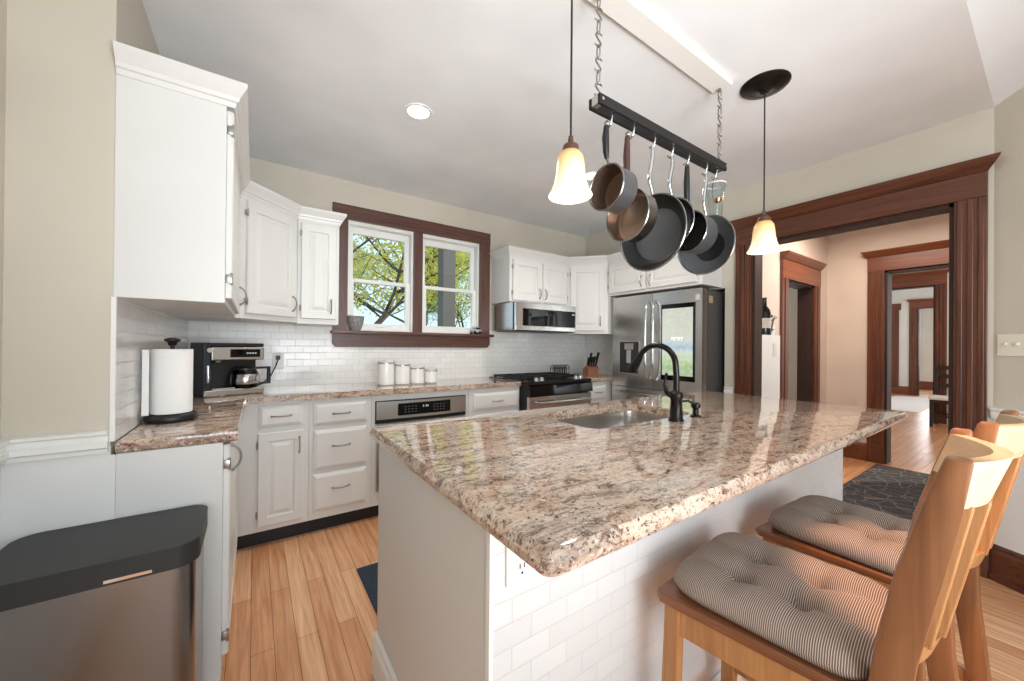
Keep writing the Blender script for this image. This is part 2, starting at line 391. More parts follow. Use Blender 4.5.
# ---- cased openings (casing parts around an opening)
def casing_y(name, X, y0, y1, z, cw, hh, mu, ml, depth=.13, crown=.05, side=-1, left=True, right=True, cap=True):
    """opening in a wall at x = X, casing on the face looking to -x (side=-1); y0<y1"""
    s = side; t = .024
    def bx(bm, yA, yB, zA, zB, tt=t): return box(bm, min(X, X+s*tt), max(X, X+s*tt), yA, yB, zA, zB, .003)
    def upright(yA, yB):
        bm = NB(); bx(bm, yA, yB, 0, z); w_ = yB-yA
        for f in (.18, .5, .82): bx(bm, yA+w_*f-.011, yA+w_*f+.011, .2, z-.002, t+.008)
        bx(bm, yA-.004, yB+.004, 0, .2, t+.010)
        return bm
    root = struct(name, upright(y1, y1+cw) if left else upright(y0-cw, y0), mu)
    if left and right: struct('casing', upright(y0-cw, y0), mu, root)
    bm = NB(); bx(bm, y0-(cw if right else 0), y1+cw, z, z+hh, t+.004)
    struct('head_casing', bm, ml, root)
    if cap:
        a0, a1 = y0-(cw if right else 0), y1+cw
        sx = [(0, z+hh), (.034, z+hh), (.05, z+hh+.02), (.072, z+hh+.05), (.078, z+hh+.066), (0, z+hh+.066)]
        bm = NB(); L = []
        for yy, e in ((a0, -1), (a1, 1)):
            L.append([bm.verts.new((X + s*o, yy + e*max(0, o-.03), zz)) for o, zz in sx])
        for j in range(6): bm.faces.new((L[0][j], L[0][(j+1) % 6], L[1][(j+1) % 6], L[1][j]))
        bm.faces.new(L[0]); bm.faces.new(L[1][::-1])
        struct('crown', bm, ml, root)
    bm = NB()
    box(bm, X, X-s*depth, y1-.02, y1+.001, 0, z); box(bm, X, X-s*depth, y0-.001, y0+.02, 0, z); box(bm, X, X-s*depth, y0, y1, z-.02, z+.001)
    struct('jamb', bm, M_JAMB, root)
    return root
casing_y('door_1', XR, DY0, DY1, DZ, .120, .135, M_MAHOG, M_MAHOGY)
# hall
YH, XH = 1.558, 5.57
HX0, HX1 = 4.40, 5.13
struct('wall_hall', multi((XR+.13, HX0, YH, YH+.04, 0, 2.6), (HX1, XH, YH, YH+.04, 0, 2.6), (HX0, HX1, YH, YH+.04, 1.92, 2.6), (3.80, HX0-.001, YH+.04, YH+.14, 0, 2.6), (HX1+.001, XH+.1, YH+.04, YH+.14, 0, 2.6), (HX0, HX1, YH+.04, YH+.14, 1.921, 2.6)), M_PEACH)
struct('wall_hall', multi((XH, XH+.18, 1.06, YH+.14, 0, 2.6), (XH, XH+.18, .1, 1.06, 2.067, 2.6), (XH, XH+.18, -2.0, .1, 0, 2.6), (3.42, XH, -1.5, -1.35, 0, 2.6)), M_PEACH)
struct('ceiling', multi((XR+.13, XH+.18, -2.0, 1.6, 2.6, 2.68)), M_CEIL)
bm = NB(); 
casing_y('door_2', XH, .15, 1.062, 2.067, .136, .155, M_HALLW, M_HALLY, depth=.18)
def casing_x(name, Yp, x0, x1, z, cw, hh, mu, ml, depth=.14):
    t = .024; bm = NB(); box(bm, x0-cw, x0, Yp-t, Yp, 0, z, .003); box(bm, x0-cw*.65, x0-cw*.35, Yp-t-.008, Yp, .2, z-.002, .003)
    root = struct(name, bm, mu)
    bm = NB(); box(bm, x1, x1+cw, Yp-t, Yp, 0, z, .003); box(bm, x1+cw*.35, x1+cw*.65, Yp-t-.008, Yp, .2, z-.002, .003); struct('casing', bm, mu, root)
    bm = NB(); box(bm, x0-cw, x1+cw, Yp-t-.004, Yp, z, z+hh, .003); struct('head_casing', bm, ml, root)
    struct('crown', sweep(NB(), [(x0-cw-.002, Yp), (x1+cw+.002, Yp)], [(0, z+hh), (.034, z+hh), (.05, z+hh+.02), (.072, z+hh+.05), (.078, z+hh+.066), (0, z+hh+.066)]), ml, root)
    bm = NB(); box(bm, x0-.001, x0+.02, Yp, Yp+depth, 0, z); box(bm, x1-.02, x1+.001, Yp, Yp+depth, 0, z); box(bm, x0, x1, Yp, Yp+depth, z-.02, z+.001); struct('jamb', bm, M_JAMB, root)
    return root
casing_x('door_3', YH, HX0, HX1, 1.92, .15, .19, M_HALLW, M_HALLX)
struct('baseboard_hall', sweep(NB(), [(HX1+.151, YH), (XH, YH), (XH, 1.199)], [(.001, 0), (.022, 0), (.022, .16), (.012, .178), (.001, .19)]), M_HALLX)
# pantry behind the hall door
struct('wall_pantry', multi((3.9, 6.2, 3.25, 3.35, 0.9, 2.6), (3.82, 3.9, 1.70, 3.35, 0, 2.6), (6.1, 6.2, 1.70, 3.35, 0, 2.6)), M_ROOM)
struct('wall_pantry', multi((3.9, 6.1, 3.25, 3.35, 0, .9)), mat('dark_wainscot', (50, 48, 50), .5))
struct('trim_4', multi((3.9, 6.1, 3.22, 3.25, .90, .935)), M_TRIMW)
struct('ceiling', multi((3.82, 6.2, 1.60, 3.35, 2.6, 2.66)), M_CEIL)
# dining room, parlour and far room in line
X2, X3 = 9.445, 14.6
struct('wall_dining', multi((X2, X2+.18, 1.19, 1.2, 2.32, 2.8), (X2, X2+.18, 2.0, 2.8, 0, 2.8), (X2, X2+.18, 1.19, 2.0, 2.32, 2.8), (X2, X2+.18, -2.0, 1.19, 0, 2.8), (XH+.18, X2, 2.7, 2.8, 0, 2.8)), M_ROOM)
casing_y('door_4', X2, 1.19, 2.0, 2.32, .135, .17, M_HALLW, M_HALLY, depth=.18)
struct('ceiling', multi((XH+.18, 18, -2.0, 3.0, 2.85, 2.92)), M_CEIL)
struct('wall_parlour', multi((X3, X3+.16, 2.155, 3.0, 0, 2.9), (X3, X3+.16, 1.2, 2.155, 2.33, 2.9), (X3, X3+.16, -2.0, 1.2, 0, 2.9), (X2+.18, X3, 2.72, 2.86, 0, 2.9)), M_ROOM)
casing_y('door_5', X3, 1.2, 2.155, 2.33, .15, .17, M_HALLW, M_HALLY, depth=.16)
struct('baseboard_parlour', multi((X3-.03, X3, 2.306, 2.71, 0, .22)), M_HALLY)
struct('door_6', multi((X3-.03, X3, 2.50, 2.66, .2, 2.3), (X3-.035, X3, 2.46, 2.72, 2.3, 2.48)), M_HALLW)
struct('wall_far', multi((17, 17.1, -1, 3, 0, 2.9), (X3+.16, 17, 2.9, 3.0, 0, 2.9)), M_ROOM)
struct('baseboard_far', multi((16.97, 17, -1, 2.9, 0, .25)), M_HALLY)
struct('window_2', multi((16.96, 17.0, 2.44, 2.50, .7, 2.4), (16.96, 17.0, 2.84, 2.9, .7, 2.4), (16.96, 17.0, 2.5, 2.84, 2.34, 2.4), (16.96, 17, 2.5, 2.84, .7, .76)), M_TRIMW)
# baseboard inside the kitchen beside the doorway
struct('baseboard_right', sweep(NB(), [(XR, 1.60), (XR, 1.525)], [(.001, 0), (.022, 0), (.022, .15), (.012, .175), (.001, .19)]), M_MAHOGY)

# ---- the double window
wroot = struct('window_1', multi((.503, .612, YW-.024, YW+.001, 1.335, 2.235), (1.828, 1.935, YW-.024, YW+.001, 1.335, 2.235)), M_WALNV)
bm = box(NB(), .498, 1.938, YW-.026, YW+.001, 2.232, 2.345, .003); struct('head_casing', bm, M_WALN, wroot)
bm = box(NB(), 1.16, 1.237, YW-.022, YW+.10, 1.335, 2.234, .003); struct('mullion', bm, M_WALNV, wroot)
bm = box(NB(), .49, 1.962, YW-.075, YW+.10, 1.312, 1.338, .006); struct('window_stool', bm, M_WALN, wroot)
bm = NB(); pts = [(.503, 1.312), (.503, 1.235), (.53, 1.207), (1.905, 1.207), (1.935, 1.235), (1.935, 1.312)]
a = [bm.verts.new((x, YW-.030, z)) for x, z in pts]; b_ = [bm.verts.new((x, YW-.007, z)) for x, z in pts]
bm.faces.new(a); bm.faces.new(b_[::-1])
for i in range(6): bm.faces.new((a[i], a[(i+1) % 6], b_[(i+1) % 6], b_[i]))
struct('apron', bm, M_WALN, wroot)
def frame_ring(bm, x0, x1, z0, z1, y0, y1, l, r_, b, t):
    box(bm, x0, x0+l, y0, y1, z0, z1, .003); box(bm, x1-r_, x1, y0, y1, z0, z1, .003)
    box(bm, x0+l, x1-r_, y0, y1, z0, z0+b, .003); box(bm, x0+l, x1-r_, y0, y1, z1-t, z1, .003)
    return bm
for i, (x0, x1) in enumerate(((.612, 1.16), (1.237, 1.828))):
    bm = frame_ring(NB(), x0, x1, 1.338, 2.234, YW+.010, YW+.15, .018, .018, .014, .03); struct('window_frame', bm, M_TRIMW, wroot)
    up = frame_ring(NB(), x0+.018, x1-.018, 1.745, 2.204, YW+.075, YW+.105, .04, .04, .03, .055)
    su = struct('upper_sash', up, M_TRIMW, wroot)
    lo = frame_ring(NB(), x0+.018, x1-.018, 1.352, 1.772, YW+.035, YW+.067, .04, .04, .052, .032)
    sl = struct('lower_sash', lo, M_TRIMW, wroot)
    struct('glass_pane', box(NB(), x0+.057, x1-.057, YW+.088, YW+.092, 1.774, 2.150), M_GLASS, su)
    struct('glass_pane', box(NB(), x0+.057, x1-.057, YW+.048, YW+.052, 1.403, 1.741), M_GLASS, sl)
    bm = NB(); xm = (x0+x1)/2; box(bm, xm-.03, xm+.03, YW+.026, YW+.036, 1.375, 1.385, .002); struct('sash_lift', bm, M_TRIMW, sl)

# ------------------------------------------------------------------ cabinets
def arch_pull(bm, p, d, out, L=.096, h=.03, r=.0045):
    """p: centre on the face, d: unit direction of the pull, out: unit outward"""
    p, d, out = Vector(p), Vector(d), Vector(out)
    pts = []
    for k in range(13):
        t = k/12; s = (t-.5)*L; pts.append(p + d*s + out*(h*math.sin(PI*t)**.6 + .001))
    rs = [r*(1.5 if k in (0, 12) else 1) for k in range(13)]
    tube(bm, pts, rs, 8)
    return bm
OUT = (0, -1, 0)
def door_front(x0, x1, z0, z1, t=.02, stile=.05):
    s = min(stile, (x1-x0)*.24, (z1-z0)*.27)
    return rings_panel(NB(), x0, x1, z0, z1, [(0, -.0005), (0, -t+.004), (.004, -t), (s, -t), (s+.004, -t+.008), (s+.012, -t+.008), (s+.034, -t+.001), (s+.036, -t+.001)])
def drawer_front(x0, x1, z0, z1, t=.02):
    return rings_panel(NB(), x0, x1, z0, z1, [(0, -.0005), (0, -t+.010), (.012, -t+.004), (.022, -t), (.024, -t)])
def cabinet(name, label, loc, rotz, w, d, z0, z1, doors=(), drawers=(), toe=0, poly=None, group=None):
    """local frame: x along the face, -y to the front; doors: (x0,x1,z0,z1,pull_x,pull_z,hinge_x)"""
    root = thing(name, label, 'cabinet', (loc[0], loc[1], 0), rotz, group)
    bm = NB()
    if poly: prism(bm, poly, z0, z1)
    else: box(bm, 0, w, 0, d, z0, z1, .002)
    build('carcass', bm, M_WHITE, root)
    if toe: build('toe_kick', box(NB(), .0, w, .06, .075, 0, z0), M_TOE, root)
    for (x0, x1, a, b, px, pz, hx) in doors:
        dr = build('door', door_front(x0, x1, a, b), M_WHITE, root)
        if px is not None: build('handle', arch_pull(NB(), (px, -.02, pz), (0, 0, 1), OUT), M_PEWTER, dr, 40)
        if hx is not None:
            for hz in (a+.07, b-.07):
                bm = NB(); tube(bm, [(hx, -.018, hz-.022), (hx, -.018, hz+.022)], .0045, 8); box(bm, hx-.007, hx+.007, -.0205, -.001, hz-.015, hz+.015, .002)
                build('hinge', bm, M_PEWTER, dr, 40)
    for (x0, x1, a, b) in drawers:
        dr = build('drawer', drawer_front(x0, x1, a, b), M_WHITE, root)
        build('handle', arch_pull(NB(), ((x0+x1)/2, -.02, (a+b)/2 + (.02 if b-a > .2 else 0)), (1, 0, 0), OUT, .105, .028), M_PEWTER, dr, 40)
    return root
PI2 = PI/2
BZ0, BZ1, CT = .10, .874, .915
YB = 2.71
# base run under the window
cabinet('base_cabinet', 'white base cabinet under the coffee maker, one drawer above one narrow raised panel door', (-.087, YB), 0, .379, .53, BZ0, BZ1,
    [(.111, .351, .135, .69, .326, .60, .109)], [(.111, .347, .722, .855)], toe=1)
cabinet('drawer_cabinet', 'white base cabinet with a bank of three stacked drawers', (.293, YB), 0, .382, .53, BZ0, BZ1, [],
    [(.024, .352, .702, .848), (.024, .352, .418, .672), (.024, .352, .152, .390)], toe=1)
cabinet('base_cabinet', 'white base cabinet between the built-in oven and the range, wide top drawer', (1.432, YB), 0, .508, .53, BZ0, BZ1,
    [(.04, .49, .135, .66, .07, .57, None)], [(.042, .495, .692, .834)], toe=1)
cabinet('base_cabinet', 'narrow white drawer cabinet squeezed between the range and the refrigerator', (2.712, 2.64), 0, .355, .60, BZ0, BZ1,
    [(.03, .265, .135, .66, .06, .57, None)], [(.03, .265, .70, .84)], toe=1)
# left base run, its end panel towards the room
cabinet('base_cabinet', 'white base cabinet whose plain end panel faces the room, under the paper towel', (-.088, YE+.006), PI2, 1.0, .271, 0.004, BZ1,
    [(.02, .52, .10, .86, .07, .80, .018), (.53, .98, .10, .86, None, None, None)], [])
# wall cabinets, left group
UZ0, UZ1 = 1.372, 2.10
cabinet('wall_cabinet', 'white wall cabinet with its blank side towards the room, above the paper towel', (-.088, YE), PI2, .92, .280, UZ0, UZ1,
    [(.02, .90, UZ0+.02, UZ1-.03, .80, UZ0+.11, .018)], [])
ang = math.atan2(.30, .305); ca, sa = math.cos(-ang), math.sin(-ang)
def loc2(p, o, a): x, y = p[0]-o[0], p[1]-o[1]; return (x*math.cos(-a)-y*math.sin(-a), x*math.sin(-a)+y*math.cos(-a))
o1 = (-.068, 2.622)
cabinet('corner_cabinet', 'white diagonal corner wall cabinet above the coffee maker', o1, ang, .428, .3, UZ0, UZ1,
    [(.03, .40, UZ0+.03, UZ1-.05, .365, UZ0+.12, .028)], [],
    poly=[loc2(p, o1, ang) for p in ((-.068, 2.622), (.235, 2.92), (.235, YW-.002), (XL+.01, YW-.002), (XL+.01, 2.622))])
cabinet('wall_cabinet', 'narrow white wall cabinet beside the left jamb of the window', (.237, 2.92), 0, .258, .325, UZ0-.006, UZ1,
    [(.02, .238, UZ0+.03, UZ1-.05, .205, UZ0+.12, .018)], [])
CRP = [(.0, 2.075), (.004, 2.075), (.008, 2.092), (.014, 2.095), (.018, 2.108), (.034, 2.132), (.040, 2.142), (.040, 2.156), (.0, 2.156)]
o = build('crown_moulding', sweep(NB(), [(XL+.002, YE), (-.068, YE), (-.068, 2.622), (.235, 2.92), (.497, 2.92), (.497, YW-.03)], CRP), M_WHITE)
tag(o, 'white crown moulding along the tops of the wall cabinets left of the window', 'moulding')
# wall cabinets, right group
cabinet('wall_cabinet', 'white two-door wall cabinet directly above the microwave', (1.965, 2.92), 0, .735, .325, 1.645, UZ1,
    [(.03, .372, 1.662, 2.045, .345, 1.74, .028), (.395, .715, 1.662, 2.045, .42, 1.74, .717)], [])
o2 = (2.702, 2.92); ang2 = math.atan2(-.30, .278)
cabinet('corner_cabinet', 'white diagonal corner wall cabinet between the microwave and the refrigerator', o2, ang2, .409, .3, 1.36, UZ1,
    [(.03, .372, 1.39, 2.045, .335, 1.49, .028)], [],
    poly=[loc2(p, o2, ang2) for p in ((2.702, 2.92), (2.98, 2.622), (XR-.002, 2.622), (XR-.002, YW-.002), (2.702, YW-.002))])
cabinet('wall_cabinet', 'white two-door wall cabinet directly above the refrigerator', (2.98, 2.62), -PI2, .985, .308, 1.742, UZ1,
    [(.02, .455, 1.765, 2.045, .42, 1.84, .018), (.475, .945, 1.765, 2.045, .51, 1.84, .947)], [])
o = build('crown_moulding', sweep(NB(), [(1.965, YW-.03), (1.965, 2.92), (2.702, 2.92), (2.98, 2.622), (2.98, 1.635), (XR-.002, 1.635)], CRP), M_WHITE)
tag(o, 'white crown moulding along the tops of the wall cabinets around the microwave and refrigerator', 'moulding')

# worktops
o = build('countertop', prism(NB(), [(XL+.009, YE), (-.045, YE), (-.045, 2.685), (1.94, 2.685), (1.94, YW-.009), (XL+.009, YW-.009)], .875, CT, .008), M_GRAN, None, 50)
tag(o, 'L-shaped speckled granite worktop under the window with the coffee maker on it', 'countertop')
o = build('countertop', prism(NB(), [(2.708, 2.61), (3.07, 2.61), (3.07, YW-.009), (2.708, YW-.009)], .875, CT, .008), M_GRAN, None, 50)
tag(o, 'short granite worktop between the range and refrigerator under the knife block', 'countertop')

# ------------------------------------------------------------------ island
IX0, IX1, IY0, IY1 = .362, 2.715, .428, 1.494
SX0, SX1, SY0, SY1 = 1.055, 1.74, .985, 1.365
isl = thing('kitchen_island', 'white kitchen island with small tiled front and plain painted end', 'island', (1.46, 1.05, 0))
def L(x0, x1, y0, y1, z0, z1): return (x0-1.46, x1-1.46, y0-1.05, y1-1.05, z0, z1)
bm = NB()
t_ = .02
for q in ((.392, .412, .652, 1.455, 0, .874), (2.52, 2.54, .652, 1.455, 0, .874), (.412, 2.52, .652, .672, 0, .874), (.412, 2.52, 1.435, 1.455, 0, .874)): box(bm, *L(*q), .002)
build('body', bm, paint('island_grey_white_paint', (216, 214, 211), .4, .01), isl)
tl = box(NB(), .397, 2.54, .640, .652, 0, .873); 
for v in tl.verts: v.co.x -= 1.46; v.co.y -= 1.05
build('tile_facing', tl, M_TILE_I, isl)
bm = NB(); box(bm, *L(.388, .398, .637, .652, 0, .873), .001); build('edge_strip', bm, M_TRIMW, isl)
bp = [(.001, 0), (.018, 0), (.018, .115), (.012, .13), (.012, .142), (.006, .152), (.001, .152)]
build('baseboard', sweep(NB(), [(.392-1.46, 1.455-1.05), (.392-1.46, .64-1.05), (2.54-1.46, .64-1.05), (2.54-1.46, 1.455-1.05)][::-1], [(-o_, z) for o_, z in bp][::-1]) if False else
      sweep(NB(), [(.392-1.46, 1.455-1.05), (.392-1.46, .64-1.05), (2.54-1.46, .64-1.05)], bp), M_TRIMW, isl)
for (x, lab) in ((1.0, 0), (1.8, 0)):
    bm = door_front(x-1.46-.3, x-1.46+.3, .12, .84)
    for v in bm.verts: v.co.y = .405 - v.co.y
    build('door', bm, M_WHITE, isl)
# granite top with the sink cut-out, rounded corners and eased edges
def rrect(x0, x1, y0, y1, r, n=6):
    pts = []
    for cx_, cy_, a0 in ((x1-r, y1-r, 0), (x0+r, y1-r, 90), (x0+r, y0+r, 180), (x1-r, y0+r, 270)):
        for k in range(n+1): a = R(a0 + 90*k/n); pts.append((cx_+r*math.cos(a), cy_+r*math.sin(a)))
    return pts
outer = rrect(IX0, IX1, IY0, IY1, .024, 6); inner = rrect(SX0, SX1, SY0, SY1, .07, 6)
bm = NB(); prof = [(0.012, .875), (.003, .879), (0, .886), (0, .897), (.004, .902), (.006, .908), (.012, .914), (.02, .915)]
def inset_pts(x0, x1, y0, y1, r, s): return rrect(x0+s, x1-s, y0+s, y1-s, max(.006, r-s), 6)
rings = [[bm.verts.new((x, y, z)) for x, y in inset_pts(IX0, IX1, IY0, IY1, .024, s)] for s, z in prof]
n = len(rings[0])
for A, B in zip(rings, rings[1:]):
    for k in range(n): bm.faces.new((A[k], A[(k+1) % n], B[(k+1) % n], B[k]))
it = [bm.verts.new((x, y, .915)) for x, y in inner]; ib = [bm.verts.new((x, y, .875)) for x, y in inner]
for k in range(n):
    q = (k+1) % n
    bm.faces.new((rings[-1][k], rings[-1][q], it[q], it[k])); bm.faces.new((it[k], it[q], ib[q], ib[k])); bm.faces.new((ib[k], ib[q], rings[0][q], rings[0][k]))
o = build('countertop', bm, M_GRAN, None, 35)
tag(o, 'large polished peach and brown granite island top with a sink cut into it', 'countertop')
# undermount sink
bm = NB()
lv = [(-.012, .8745), (0.0, .8745), (.004, .84), (.012, .735), (.03, .715), (.06, .708)]
rg = [[bm.verts.new((x, y, z)) for x, y in rrect(SX0+s, SX1-s, SY0+s, SY1-s, max(.02, .07-s*.5), 6)] for s, z in lv]
for A, B in zip(rg, rg[1:]):
    for k in range(n): bm.faces.new((A[k], A[(k+1) % n], B[(k+1) % n], B[k]))
bm.faces.new(rg[-1])
sk = thing('sink', 'stainless steel undermount sink in the island top', 'sink', (0, 0, 0))
build('basin', bm, M_STEELY, sk, 40)
build('drain', lathe(NB(), [(0, .7085), (.035, .7085), (.043, .712), (.045, .709)], 24, ((SX0+SX1)/2, (SY0+SY1)/2, 0)), M_CHROME, sk, 40)
# faucet
fx, fy = 1.485, .925
fc = thing('faucet', 'oil-rubbed bronze gooseneck faucet at the island sink', 'faucet', (fx, fy, CT))
build('base', lathe(NB(), [(0, 0), (.031, 0), (.031, .006), (.027, .012), (.025, .05), (.023, .09), (.030, .108), (.028, .118), (.016, .130), (0, .130)], 24), M_BRONZE, fc, 40)
pts = [(0, 0, .11), (0, 0, .19), (0, .004, .235)] + [(0, .098-.094*math.cos(R(a)), .236+.086*math.sin(R(a))) for a in range(0, 157, 12)]
build('spout', tube(NB(), pts, .0125, 14), M_BRONZE, fc, 50)
e = Vector(pts[-1]); d = (e-Vector(pts[-2])).normalized()
build('spray_head', tube(NB(), [e - d*.002, e + d*.012, e + d*.02, e+d*.075, e+d*.085], [.0145, .0165, .0175, .022, .019], 16), M_BRONZE, fc, 40)
build('lever', tube(NB(), [(0, .018, .10), (0, .046, .118), (-.002, .055, .15), (0, .050, .185), (0, .046, .20)], [.012, .011, .007, .006, .0065], 10), M_BRONZE, fc, 50)
sd = thing('soap_dispenser', 'small dark bronze soap dispenser beside the faucet', 'soap dispenser', (1.655, .935, CT))
build('body', lathe(NB(), [(0, 0), (.024, 0), (.024, .005), (.012, .010), (.012, .035), (.020, .042), (.020, .058), (.012, .064), (0, .064)], 20), M_BRONZE, sd, 40)
build('nozzle', tube(NB(), [(0, 0, .052), (-.03, .02, .072), (-.06, .045, .066)], [.007, .006, .005], 8), M_BRONZE, sd, 50)

# outlet cover on the island tile
ot = thing('wall_outlet', 'white outlet on the island tile under the near corner of the granite', 'outlet', (.462, .638, .795))
build('cover_plate', box(NB(), -.036, .036, -.006, .001, -.058, .058, .003), M_TRIMW, ot)
for s in (-1, 1):
    r_ = build('socket', box(NB(), -.014, .014, -.0085, -.005, s*.026-.019, s*.026+.019, .003), M_CERAM, ot)
    bm = NB(); box(bm, -.007, -.004, -.0088, -.006, s*.026, s*.026+.010); box(bm, .004, .007, -.0088, -.006, s*.026, s*.026+.010); tube(bm, [(0, -.006, s*.026-.010), (0, -.0088, s*.026-.010)], .003, 8)
    build('slot', bm, M_BLACK, r_)

# ------------------------------------------------------------------ appliances
# built-in oven under the window
ov = thing('built_in_oven', 'built-in stainless oven under the worktop with a curved control panel', 'oven', (1.052, YB, 0))
build('cabinet_frame', box(NB(), -.376, .376, 0, .53, BZ0, BZ1, .002), M_WHITE, ov)
build('toe_kick', box(NB(), -.376, .376, .06, .075, 0, BZ0), M_TOE, ov)
def curved_slab(x0, x1, z0, z1, bow, t, n=14, y0=0):
    bm = NB(); F_, B_ = [], []
    for k in range(n+1):
        u = k/n; x = x0+(x1-x0)*u; y = y0 - t - bow*math.sin(PI*u)
        F_.append((bm.verts.new((x, y, z0)), bm.verts.new((x, y, z1)))); B_.append((bm.verts.new((x, y0, z0)), bm.verts.new((x, y0, z1))))
    for k in range(n):
        bm.faces.new((F_[k][0], F_[k+1][0], F_[k+1][1], F_[k][1])); bm.faces.new((B_[k][0], B_[k][1], B_[k+1][1], B_[k+1][0]))
        bm.faces.new((F_[k][1], F_[k+1][1], B_[k+1][1], B_[k][1])); bm.faces.new((F_[k][0], B_[k][0], B_[k+1][0], F_[k+1][0]))
    for k in (0, n): bm.faces.new((F_[k][0], F_[k][1], B_[k][1], B_[k][0]))
    return bm
build('trim_plate', box(NB(), -.352, .352, -.012, 0, .672, .832, .003), M_BLACK, ov)
cp = build('control_panel', curved_slab(-.346, .346, .702, .826, .022, .018), M_STEEL, ov, 40)
build('display', curved_slab(-.20, .205, .722, .808, .004, .0385), M_BLKG, cp, 40)
bm = NB()
for i, x in enumerate((-.018, .004, .016)): box(bm, x, x+.008, -.0432, -.040, .772, .786)
build('clock_digits', bm, emis('green_clock', (150, 200, 160), 1.0, (60, 80, 60)), cp)
for sd_ in (-1, 1):
    bm = NB()
    for i in range(4):
        for j in range(3): box(bm, sd_*.11-.045+i*.026, sd_*.11-.045+i*.026+.012, -.0425, -.040, .742+j*.02, .746+j*.02)
    build('button_marks', bm, mat('grey_print', (120, 122, 124), .5), cp)
build('door', box(NB(), -.346, .346, -.022, 0, .20, .668, .004), M_STEEL, ov)
build('door_window', box(NB(), -.24, .24, -.0235, -.02, .28, .56, .001), M_BLKG, ov)
bm = NB(); tube(bm, [(-.28, -.06, .625), (.28, -.06, .625)], .011, 12)
for s in (-.26, .26): tube(bm, [(s, -.02, .625), (s, -.06, .625)], .008, 8)
build('handle', bm, M_STEEL, ov, 40)

# range
RX0, RX1, RY = 1.945, 2.702, 2.605
rg_ = thing('gas_range', 'stainless and black gas range under the microwave', 'stove', ((RX0+RX1)/2, RY, 0)); hw = (RX1-RX0)/2
build('body', box(NB(), -hw, hw, .01, .635, .03, .885, .003), M_BLKM, rg_)
build('cooktop', box(NB(), -hw-.004, hw+.004, -.03, .636, .886, .918, .006), mat('black_enamel', (20, 20, 22), .15), rg_)
bm = NB(); a = [(-.005, .888), (-.04, .880), (-.05, .80), (.01, .79), (.01, .888)]
q0 = [bm.verts.new((-hw, y, z)) for y, z in a]; q1 = [bm.verts.new((hw, y, z)) for y, z in a]
bm.faces.new(q0); bm.faces.new(q1[::-1])
for i in range(5): bm.faces.new((q0[i], q0[(i+1) % 5], q1[(i+1) % 5], q1[i]))
build('front_panel', bm, M_BLKG, rg_)
for x in (-.26, -.20, .22, .28):
    bm = lathe(NB(), [(0, .026), (.014, .026), (.019, .020), (.021, 0), (.023, -.004)], 18)
    kb = build('knob', bm, M_CHROME, rg_, 40); kb.location = (x, .02, .922)
dr = build('oven_door', box(NB(), -hw+.005, hw-.005, -.035, .01, .22, .785, .005), M_STEELH, rg_)
build('door_window', box(NB(), -.27, .27, -.0365, -.03, .36, .64, .002), M_BLKG, dr)
bm = NB(); tube(bm, [(-.31, -.085, .735), (.31, -.085, .735)], .013, 12)
for s in (-.29, .29): tube(bm, [(s, -.034, .735), (s, -.085, .735)], .010, 8)
build('handle', bm, M_STEELH, dr, 40)
build('drawer', box(NB(), -hw+.005, hw-.005, -.03, .01, .06, .212, .004), M_STEELH, rg_)
for gx in (-.25, 0, .25):
    bm = NB()
    for x in (-.105, .105): box(bm, gx+x-.006, gx+x+.006, .10, .58, .928, .944, .003)
    for y in (.10, .22, .34, .46, .57): box(bm, gx-.11, gx+.11, y-.006, y+.006, .928, .944, .003)
    for x in (-.1, .1):
        for y in (.11, .56): box(bm, gx+x-.008, gx+x+.008, y-.008, y+.008, .918, .930)
    build('grate', bm, M_BLKM, rg_)
for gx, gy in ((-.25, .22), (-.25, .46), (.25, .22), (.25, .46), (0, .34)):
    b_ = build('burner', lathe(NB(), [(0, .016), (.030, .016), (.034, .010), (.044, .006), (.046, 0)], 20), M_BLKM, rg_, 40); b_.location = (gx, gy, .918)
# a rack / spoon rest standing at the back of the range
tr = thing('wire_rack', 'small dark wire rack standing on the back of the range', 'rack', (2.585, 2.90, .944))
bm = NB()
for k in range(7):
    x = -.10+.033*k; tube(bm, [(x, -.03, 0.004), (x, -.03, .07), (x, 0, .095), (x, .03, .07), (x, .03, .004)], .005, 6)
for y in (-.03, .03): tube(bm, [(-.105, y, .004), (.105, y, .004)], .004, 6)
for y in (-.03, .03): tube(bm, [(-.105, y, .06), (.105, y, .06)], .004, 6)
build('wires', bm, M_BLKM, tr, 40)

# microwave
mw = thing('microwave', 'stainless low-profile microwave with black glass front under a wall cabinet', 'microwave', (2.352, 2.845, 1.372))
build('case', box(NB(), -.38, .348, 0, .40, 0, .266, .004), M_STEELY, mw)
fr = build('front_frame', box(NB(), -.38, .38, -.022, .03, .002, .264, .004), M_STEELH, mw)
build('door_glass', box(NB(), -.30, .365, -.0255, -.02, .045, .208, .003), M_BLKG, fr)
bm = NB(); box(bm, .318, .334, -.0262, -.025, .172, .184); box(bm, .338, .352, -.0262, -.025, .172, .184); build('control_marks', bm, mat('pale_print', (190, 190, 192), .4), fr)
build('vent_grille', box(NB(), -.36, .36, -.006, .34, -.006, 0, .002), M_BLKM, mw)

# refrigerator, facing -x in its recess
RFX, RY0, RY1, RH = 3.0, 1.646, 2.572, 1.718
fr_ = thing('refrigerator', 'large stainless french-door refrigerator with a lit screen on its right door', 'refrigerator', (RFX, (RY0+RY1)/2, 0), -PI2)
